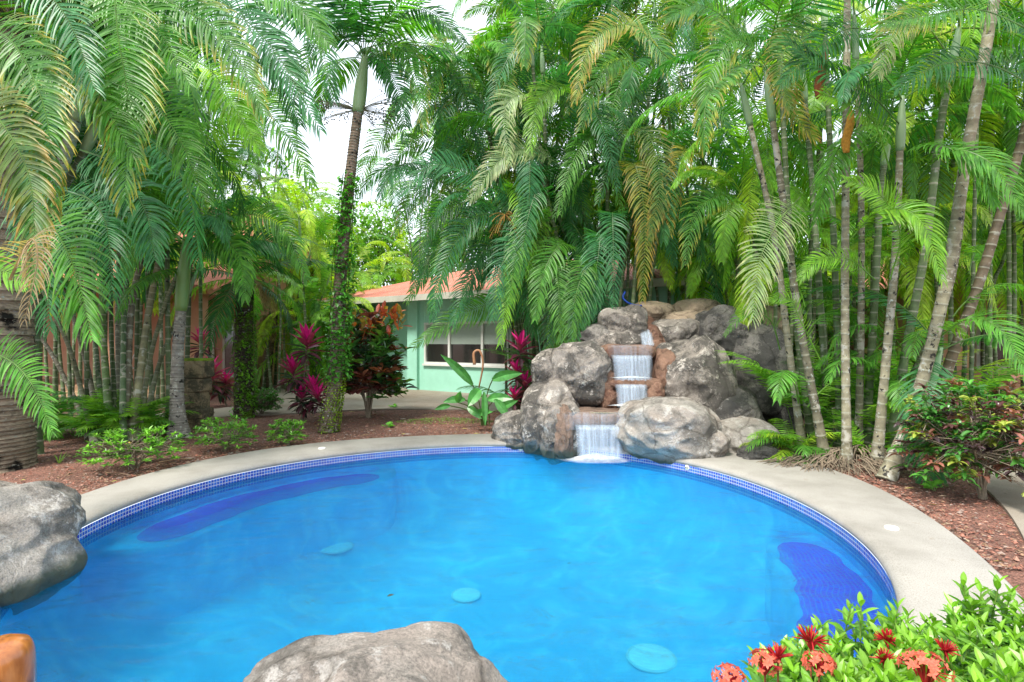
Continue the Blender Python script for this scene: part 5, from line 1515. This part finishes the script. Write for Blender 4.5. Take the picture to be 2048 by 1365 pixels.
# ground cover beside the waterfall stone
def cover(px, py, rx, ry, n, c, lab, L=.05):
    b_ = gnd(px, py); a = rng.uniform(0, 2 * PI, n); k = rng.random(n) ** .5
    P = np.c_[b_[0] + np.cos(a) * rx * k, b_[1] + np.sin(a) * ry * k, .02 + .12 * (1 - k) * rng.random(n)]
    D = rng.normal(size=(n, 3)) * [1, 1, .3] + [0, 0, .6]
    mb = MB(); leafcards(mb, P, D, L, L * .5, np.array(c) * rng.uniform(.6, 1.4, (n, 1)))
    tag(mb.build('ground_cover', M['leaf'], loc=b_), lab, 'ground cover', kind='stuff')
cover(1585, 928, .38, .2, 1600, (.12, .36, .03), 'soft bright green ground cover beside the waterfall stone', .04)
cover(1890, 950, .5, .3, 160, (.15, .36, .04), 'scattered green sprouts in the mulch', .08)
cover(890, 846, 1.0, .35, 900, (.12, .22, .03), 'thin mossy green sprouts in the mulch by the back coping', .03)

# croton bush with big dark red and green leaves
cb = gnd(738, 836)
CR = [(.12, .035, .035), (.17, .06, .03), (.04, .12, .035), (.06, .17, .04), (.26, .08, .035), (.04, .07, .04), (.10, .2, .04), (.07, .19, .05)]
bush('big croton bush with leathery dark red leaves right of the vine wrapped palm', cb, .80, 2.2, 190, CR, .26, .15, 'croton', 'croton_bush', stems=7, rosette=8, low=.22, sr=.016, drp=.12, shape=(.35, .8, 1, .25))
mb = MB(); r0_ = None
P = np.array([at(x, y, 11.5) for x, y in [(765, 640), (790, 640), (800, 650), (780, 655), (735, 655), (770, 630), (795, 632), (720, 650)] for _ in range(6)]) + rng.normal(0, .08, (48, 3))
D = rng.normal(size=(48, 3)) * .6 + [0, -.1, .8]
o = None
leafcards(mb, P, D, .22, .10, np.array([(.45, .12, .04), (.40, .08, .05), (.35, .22, .05)])[rng.integers(0, 3, 48)], shape=(.3, .8, 1, .3))
for c_ in col.objects:
    if c_.name.startswith('croton_bush') and c_.parent is None: r0_ = c_
mb.build('new_leaves', M['leaf'], r0_)['label'] = 'fresh orange red leaves at the top'

# curly croton shrub on the right
c2 = gnd(1965, 1000)
CC = [(.06, .2, .03), (.09, .28, .04), (.05, .17, .03), (.10, .04, .04), (.05, .03, .035), (.16, .07, .05), (.3, .12, .09), (.25, .3, .05), (.07, .2, .03)]
bush('curly leaved croton shrub with green, purple and pink leaves on the right bed', c2, .72, 1.25, 330, CC, .11, .042, 'croton', 'curly_croton', stems=11, rosette=10, low=.22, sr=.008, drp=.45, stemc=(.26, .21, .15), shape=(.5, 1, .9, .3))

# cordylines (pink ti plants)
def cordyline(label, base, heads, top_pink=True):
    root = empty('cordyline', base, label, 'cordyline', 'pink cordyline plants')
    sm = MB(); mb = MB(); pk = MB()
    base = np.array(base, float)
    for (q, s) in heads:
        q = np.array(q, float)
        tube(sm, bez(base + [random.uniform(-.05, .05), 0, 0], (base + q) / 2 + [random.uniform(-.05, .05), 0, 0], q, 10), .016 * s ** .5, 6, (.22, .19, .13), cap=False)
        n = 26
        for i in range(n):
            k = i / n; az = i * 2.4; el = -.5 + 1.75 * k; L = s * (.42 - .08 * abs(k - .4))
            D = np.array([[math.cos(az) * math.cos(el), math.sin(az) * math.cos(el), math.sin(el)]])
            cc = np.array([.07, .045, .05]) * (1 - k) + np.array([.45, .03, .15]) * k if k < .78 else np.array([.62, .015, .20])
            if k < .5 and i % 3 == 0: cc = np.array([.05, .09, .05])
            tgt = pk if k >= .78 else mb
            leafcards(tgt, (q + [0, 0, -.30 * s * (1 - k)])[None], D, L, L * .24, cc, drp=.12 * (1 - k), K=5, shape=(.25, .9, 1, .7, .04), fold=.3)
        for i in range(16):
            az = random.uniform(0, 6.28); t = random.uniform(.3, .85); p = base * (1 - t) + q * t
            leafcards(mb, p[None], np.array([[math.cos(az), math.sin(az), random.uniform(-.5, .3)]]), .3 * s, .07 * s, np.array(random.choice([(.035, .035, .035), (.05, .08, .05), (.14, .03, .05)])), drp=.2, K=5, shape=(.25, .9, 1, .7, .04))
    sm.build('stalk', M['wood'], root, True); mb.build('foliage', M['leaf'], root)
    pk.build('pink_leaves', M['petal'], root)
    return root
g1 = gnd(604, 842)
cordyline('tallest pink topped cordyline group left of the vine wrapped palm', g1, [(at(614, 680, 11.3), 1.15), (at(586, 738, 11.2), 1.0), (at(604, 790, 11.2), .8), (at(628, 775, 11.2), .9), (at(636, 790, 11.0), .8)])
g1 = gnd(1038, 845)
cordyline('pink topped cordyline with purple leaves left of the waterfall', g1, [(at(1040, 690, 10.6), .95), (at(1032, 740, 10.5), .7), (at(1050, 765, 10.5), .75), (at(1028, 790, 10.4), .65)])
g1 = gnd(452, 812)
cordyline('pink and maroon cordyline between the stone pillar and the dark mossy palm', g1, [(at(420, 745, 13.5), 1.35), (at(452, 760, 13.6), .8)])
g1 = gnd(405, 803)
cordyline('slender pink cordyline behind the stone pillar by the terracotta house', g1, [(at(402, 680, 14.8), 1.1)])

# heliconia with big paddle leaves
hl = empty('heliconia', gnd(970, 852), 'heliconia with large bright green paddle leaves left of the waterfall', 'heliconia')
mb = MB(); sm = MB()
for (x, y, Y, dx, dz, L, w_) in [(945, 770, 10.3, -.55, .75, .85, .17), (985, 760, 10.2, .75, .35, .6, .2), (975, 800, 10.1, .9, .25, .5, .18), (930, 800, 10.3, -.8, .1, .42, .15), (960, 780, 10.0, -.2, -.2, .42, .22), (968, 785, 9.9, .05, -1, .6, .12), (990, 800, 10.0, .5, -.5, .45, .16),
                                (915, 805, 10.2, .1, .4, .3, .13), (900, 812, 10.2, -.7, 0, .3, .11), (950, 830, 10.0, .4, .2, .4, .14), (1000, 820, 10.0, .6, .5, .4, .14), (935, 815, 10.0, .6, -.3, .35, .14)]:
    p = at(x, y, Y)
    leafcards(mb, p[None], np.array([[dx, -.25, dz]]), L, w_, np.array((.08, .27, .06)) * random.uniform(.7, 1.3), drp=.1, K=6, shape=(.3, .85, 1, .9, .6, .04), up=np.array([0, -1.0, .25]))
    b_ = gnd(970, 852) + [random.uniform(-.1, .1), 0, 0]; tube(sm, bez(b_, np.array([b_[0], b_[1], p[2] * .6]), p, 8), .011, 6, (.14, .2, .06), cap=False)
mb.build('foliage', M['leaf'], hl); sm.build('stalk', M['stem'], hl, True)
mb = MB(); tube(mb, spline([at(958, 775, 10.2), at(966, 730, 10.1), at(960, 703, 10.1), at(948, 706, 10.1), at(949, 730, 10.1)], 20), np.linspace(.014, .028, 20), 8, (.36, .17, .08)); mb.build('flower_bract', M['plain'], hl, True)

# climbing vine on the slim palm and on the dark palm
def vine(label, path, r, t0, t1, n, c, leaf=.08, spread=.09, side=None):
    path = spline(path, 100)
    t = rng.uniform(t0, t1, n); i = (t * 99).astype(int)
    a = rng.uniform(0, 2 * PI, n) if side is None else rng.normal(side, 1.0, n)
    dn = np.clip(1 + .7 * np.array([mnoise.noise(Vector((math.cos(q) * 1.5, math.sin(q) * 1.5, tt * 9))) for q, tt in zip(a, t)]), .1, 2)
    keep = rng.random(n) < dn * .6
    t, i, a, dn = t[keep], i[keep], a[keep], dn[keep]
    d = np.c_[np.cos(a), np.sin(a), np.zeros(len(a))]
    P = path[i] + d * (r + rng.uniform(0, spread, len(a)) * dn)[:, None]
    D = d + rng.normal(0, .6, d.shape) + [0, 0, -.1]
    mb = MB(); leafcards(mb, P, D, leaf * rng.uniform(.6, 1.3, len(a)), leaf * .75, np.array(c) * rng.uniform(.5, 1.5, (len(a), 1)), shape=(.4, 1, .8, .05), drp=.2)
    for k in range(7):
        ph = k * .9; tt = np.linspace(t0, t1, 50); pp = path[(tt * 99).astype(int)]
        tube(mb, pp + np.c_[np.cos(ph + tt * 5) * (r + .01), np.sin(ph + tt * 5) * (r + .01), np.zeros(50)], .006, 4, (.1, .07, .04), cap=False)
    tag(mb.build('climbing_vine', M['leaf'], loc=path[0]), label, 'vine', 'vines climbing the palms')
pv = [gnd(657, 866), at(672, 740, 10.1), at(681, 560, 10.2), at(697, 380, 10.3), at(716, 225, 10.4)]
vine('thick leafy vine climbing the tall slim palm', pv,   .15, .22, .60, 1150, (.08, .26, .03), .085, .09, side=-.9)
vine('small leaves of vine high on the slim palm below its bare rings', pv, .13, .60, .80, 420, (.10, .33, .03), .09, .05, side=-1.2)
vine('low yellow green moss and leaves on the foot of the slim palm', pv, .17, .01, .24, 1500, (.20, .32, .01), .035, .015, side=-.4)
pv = [gnd(488, 838), at(488, 740, 11.8), at(488, 640, 11.8), at(492, 560, 11.8)]
vine('vine leaves on the right side of the dark mossy palm', pv, .19, .02, .72, 1500, (.12, .28, .02), .06, .05, side=-.4)

# mossy carved stone pillar
sp = empty('stone_pillar', gnd(385, 862), 'weathered carved stone pillar with green moss on top, behind the young ringed palm', 'pillar')
def block(x0, x1, y0, y1, z0, z1, seed, mat, bevel=.05):
    v, f = ico(); p = np.sign(v) * np.abs(v) ** .28
    s = (np.abs(v) ** 9).sum(1) ** (-1 / 9.0); p = v * s[:, None]
    n_ = np.array([mnoise.fractal(Vector(q) * 2.2 + Vector((seed, 0, 0)), 1, 2, 5) for q in p])
    p = p * (1 + .035 * n_)[:, None]
    p = np.array([(x0 + x1) / 2, (y0 + y1) / 2, (z0 + z1) / 2]) + p * np.array([(x1 - x0) / 2, (y1 - y0) / 2, (z1 - z0) / 2])
    mb = MB(); mb.add(p, None, f, (.3, .25, .15)); return mb.build('stone_block', mat, sp, True)
M['pillar'] = rock_mat('mossy_sandstone', (.27, .20, .12), (.045, .045, .025), (.36, .30, .2), 23, .56, .4, (.10, .12, .02))
M['moss'] = rock_mat('moss', (.22, .32, .02), (.08, .14, .01), (.35, .42, .08), 29, .45, .4)
cx, cy = sp.location.x - .02, sp.location.y + .15
block(cx - .27, cx + .24, cy - .22, cy + .24, .96, 1.30, 1, M['pillar']); block(cx - .26, cx + .20, cy - .2, cy + .22, .70, .97, 2, M['pillar'])
block(cx - .25, cx + .17, cy - .18, cy + .2, .34, .72, 3, M['pillar']); block(cx - .26, cx + .24, cy - .24, cy + .22, .22, .40, 4, M['pillar']); block(cx - .25, cx + .25, cy - .22, cy + .24, -.02, .24, 5, M['pillar'])
block(cx - .26, cx + .23, cy - .21, cy + .23, 1.275, 1.33, 6, M['moss'])
# solar lamp on the mulch
sl = empty('ground_lamp', gnd(304, 861), 'small grey floodlight lying on the mulch left of the stone pillar', 'lamp')
g = gnd(304, 861)
def slope(V): return np.c_[g[0] + V[:, 0], g[1] + V[:, 1], .07 + V[:, 2] + V[:, 1] * .35]
mb = MB(); box(mb, -.13, .13, -.08, .08, -.03, .03, (.12, .13, .15), M=slope); mb.build('housing', M['plain'], sl)
mb = MB(); box(mb, -.11, .11, -.065, .065, .031, .036, (.35, .4, .45), M=slope); mb.build('glass', M['plain'], sl)
mb = MB(); tube(mb, np.array([g + [0, .05, 0], g + [0, .04, .06]]), .012, 6, (.1, .1, .1)); mb.build('bracket', M['plain'], sl)
# fallen twigs
for a, b_, lab in [((318, 925), (384, 918), 'pale dry stick lying beside the yellow flowered shrub'), ((215, 948), (262, 952), 'dark dry twig lying in front of the yellow flowered shrub')]:
    p, q = gnd(*a, .03), gnd(*b_, .04); mb = MB(); tube(mb, bez(p, (p + q) / 2 + [0, .05, .02], q, 8), .008, 5, (.35, .22, .13) if 'pale' in lab else (.14, .09, .06))
    tag(mb.build('fallen_twig', M['wood'], loc=p), lab, 'twig')

# small fern palm at the foot of the waterfall right side
fp = empty('small_palm', gnd(1578, 905), 'small bright green young palm between the waterfall and the right clump', 'palm', None)
for i in range(20):
    Rc, S = arch(gnd(1590, 915), random.uniform(0, 2 * PI), random.uniform(.5, 1.45), random.uniform(.7, 1.15), 1.7)
    mb = MB(); frond(mb, Rc, S, 26, .24, .011, random.choice(['bright', 'lime', 'green']), u0=.22, pr=.005); mb.build('frond', M['frond'], fp)
fp2 = empty('small_palm', gnd(75, 868), 'low dark fan of palm leaves behind the massive left trunk', 'palm', None)
for i in range(16):
    Rc, S = arch(gnd(95, 868), random.uniform(0, 2 * PI), random.uniform(.3, 1.3), random.uniform(1.0, 1.7), 1.5)
    mb = MB(); frond(mb, Rc, S, 30, .34, .018, random.choice(['deep', 'green']), u0=.22, pr=.006); mb.build('frond', M['frond'], fp2)

# ------------------------------------------------------------ foreground
# ixora bush
ix = empty('ixora_bush', (1.45, 1.75, 0), 'ixora bush with glossy leaves and coral red flower clusters in the lower right corner', 'flowering shrub')
cont = [(1400, 1390), (1450, 1345), (1500, 1318), (1560, 1290), (1610, 1262), (1660, 1235), (1720, 1232), (1800, 1218), (1850, 1235), (1900, 1230), (1960, 1190), (2048, 1200), (2300, 1190)]
cxs, cys = zip(*cont)
P, D, C, Ls = [], [], [], []
sm = MB()
def shoot(tip, h=.24, n=9, s=1.0, lean=None):
    d = nrm(np.array([random.gauss(0, .16), random.gauss(-.03, .14), 1])) if lean is None else nrm(lean)
    foot = np.array([tip[0] * .75 + .38, tip[1] * .7 + .55, .05]); b_ = tip - d * h
    tube(sm, bez(foot, np.array([b_[0], b_[1], b_[2] * .5]), b_, 6), .006, 4, (.16, .13, .07), cap=False)
    tube(sm, np.array([b_, tip]), .003, 4, (.14, .24, .04), cap=False)
    a0 = random.uniform(0, PI)
    for k in range(n):
        t = k / (n - 1); p = tip - d * h * (1 - t)
        for sd in (0, PI):
            az = a0 + k * PI / 2 + sd + random.uniform(-.2, .2)
            el = .15 + .85 * t ** 2 + random.uniform(-.15, .15)
            P.append(p); D.append((math.cos(az) * math.cos(el), math.sin(az) * math.cos(el), math.sin(el)))
            L = s * (.084 - .034 * t ** 3) * random.uniform(.8, 1.15); Ls.append(L)
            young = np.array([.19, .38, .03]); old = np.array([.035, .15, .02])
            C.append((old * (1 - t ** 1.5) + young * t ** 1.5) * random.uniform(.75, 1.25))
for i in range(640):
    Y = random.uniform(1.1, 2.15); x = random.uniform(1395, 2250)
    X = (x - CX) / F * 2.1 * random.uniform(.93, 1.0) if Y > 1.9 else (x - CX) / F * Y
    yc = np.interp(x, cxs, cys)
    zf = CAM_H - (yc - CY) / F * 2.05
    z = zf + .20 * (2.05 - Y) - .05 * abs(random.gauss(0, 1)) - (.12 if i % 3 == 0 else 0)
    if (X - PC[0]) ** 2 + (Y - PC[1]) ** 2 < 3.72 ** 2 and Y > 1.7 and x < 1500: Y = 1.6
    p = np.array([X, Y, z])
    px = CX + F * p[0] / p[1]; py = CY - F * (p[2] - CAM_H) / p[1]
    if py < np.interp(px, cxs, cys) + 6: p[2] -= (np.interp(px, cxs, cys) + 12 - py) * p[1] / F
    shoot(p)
for x, y, Y in [(1927, 1172, 2.0), (1998, 1166, 2.0), (2022, 1190, 2.0), (1905, 1215, 2.0), (1700, 1222, 1.95), (1722, 1214, 1.95), (1795, 1218, 1.95), (1962, 1185, 2.0), (1612, 1285, 1.8), (1540, 1312, 1.7)]:
    shoot(at(x, y, Y), h=.26, n=10)
sm.build('stem', M['wood'], ix)
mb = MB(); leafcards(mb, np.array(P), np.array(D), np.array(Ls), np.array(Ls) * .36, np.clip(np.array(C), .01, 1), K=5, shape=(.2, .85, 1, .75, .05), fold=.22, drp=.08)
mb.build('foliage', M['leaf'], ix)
def head(p, r, kind):
    r = r * .85
    mb = MB(); p = np.asarray(p)
    n = 40 if kind == 'open' else 38
    for i in range(n):
        d = nrm(rng.normal(size=3) * (.75 if kind == 'bud' else 1) + [0, -.2, 1.0]); q = p + d * r * [1, 1, .6]
        tube(mb, np.array([p - [0, 0, r * .9], p + d * r * [.5, .5, .2], q]), .0016, 3, (.55, .03, .04), cap=False)
        if kind == 'open':
            a = rng.uniform(0, PI / 2); x = nrm(np.cross(d, [0.1, .3, .9])); y = np.cross(d, x)
            cc = np.array([.66, .15, .09]) * rng.uniform(.8, 1.15)
            for k in range(4):
                dd = x * math.cos(a + k * PI / 2) + y * math.sin(a + k * PI / 2) + d * .15
                leafcards(mb, q[None], dd[None], .0135, .0085, cc, K=3, shape=(.5, 1, .15), up=d, fold=.05)
        else:
            e = q + d * .018; tube(mb, np.array([q - d * .02, q, e]), np.array([.0016, .0026, .001]), 4, np.array([.45, .02, .025]) * rng.uniform(.6, 1.4), cap=False)
    tube(mb, np.array([p - [0, 0, r * .9], p - [0, 0, r + .14]]), .003, 4, (.3, .1, .05), cap=False)
    mb.build('flower_head' if kind == 'open' else 'bud_head', M['petal'], ix)
for x, y, Y, r, k in [(1458, 1356, 1.50, .05, 'open'), (1530, 1325, 1.62, .052, 'open'), (1638, 1328, 1.55, .05, 'open'), (1850, 1338, 1.45, .072, 'open'), 
                      (1622, 1280, 1.7, .045, 'bud'), (1556, 1312, 1.62, .03, 'bud'), (1775, 1280, 1.75, .028, 'bud'), (1768, 1318, 1.6, .022, 'bud'), (1890, 1300, 1.6, .022, 'bud')]:
    head(at(x, y, Y), r, k)

# leaves floating on the pool
for (x, y), L, c_, lab in [((852, 1251), .035, (.35, .16, .06), 'small curled brown leaf floating just beyond the front boulder'), ((774, 1193), .05, (.04, .05, .04), 'thin dark leaf floating left of the middle pool light'), ((1135, 1128), .035, (.03, .06, .05), 'tiny dark leaf floating in the middle of the open water')]:
    p = gnd(x, y, WZ + .006); mb = MB(); leafcards(mb, p[None], np.array([[1, .35, .05]]), L, L * .4, c_, drp=-.05)
    tag(mb.build('floating_leaf', M['leaf'], loc=p), lab, 'leaf')

# rustic log chair at the left edge
m, nt, b = newmat('varnished_log')
v = objvec(nt); mpp = N(nt, 'ShaderNodeMapping', Scale=(9, 9, 2.0)); nt.links.new(v, mpp.inputs[0])
n1 = noise_tex(nt, 2.2, 8, .65, mpp.outputs[0], .8)
c = ramp(nt, n1, [(.28, (.05, .014, .004)), (.42, (.28, .085, .02)), (.6, (.42, .15, .035)), (.8, (.55, .24, .07))])
nt.links.new(c, b.inputs['Base Color']); b.inputs['Roughness'].default_value = .25; bump(nt, b, n1, .25, .006)
b.inputs['Coat Weight'].default_value = .5; b.inputs['Coat Roughness'].default_value = .12
M['log'] = m
lgc = empty('log_chair', (-2.0, 1.5, 0), 'varnished orange brown log chair, only its rounded arm post showing in the lower left corner', 'chair')
def log(path, r, name, seed=0):
    path = spline(path, 30); t = np.linspace(0, 1, 30)
    rr = r * np.interp(t, [0, .03, .08, .92, .97, 1], [.5, .85, 1, 1, .85, .45]) * (1 + .05 * np.sin(t * 9 + seed))
    mb = MB(); tube(mb, path, rr, 20, (.4, .15, .04)); return mb.build(name, M['log'], lgc, True)
ax = -1.72
log([(ax, 1.86, .02), (ax + .01, 1.86, .35), (ax, 1.85, .645)], .082, 'leg'); log([(ax, 1.25, .02), (ax, 1.25, .9)], .07, 'leg', 1)
log([(ax - .62, 1.86, .02), (ax - .62, 1.85, .645)], .082, 'leg', 2); log([(ax - .62, 1.25, .02), (ax - .62, 1.25, .9)], .07, 'leg', 3)
log([(ax, 1.80, .56), (ax, 1.22, .60)], .06, 'armrest', 4); log([(ax - .62, 1.80, .56), (ax - .62, 1.22, .60)], .06, 'armrest', 5)
mb = MB(); box(mb, ax - .56, ax - .06, 1.27, 1.84, .36, .42, (.4, .15, .04)); mb.build('seat', M['log'], lgc)
mb = MB()
for z in (.58, .72, .86): tube(mb, np.array([(ax - .62, 1.25, z), (ax, 1.25, z)]), .035, 10, (.4, .15, .04))
mb.build('backrest', M['log'], lgc, True)
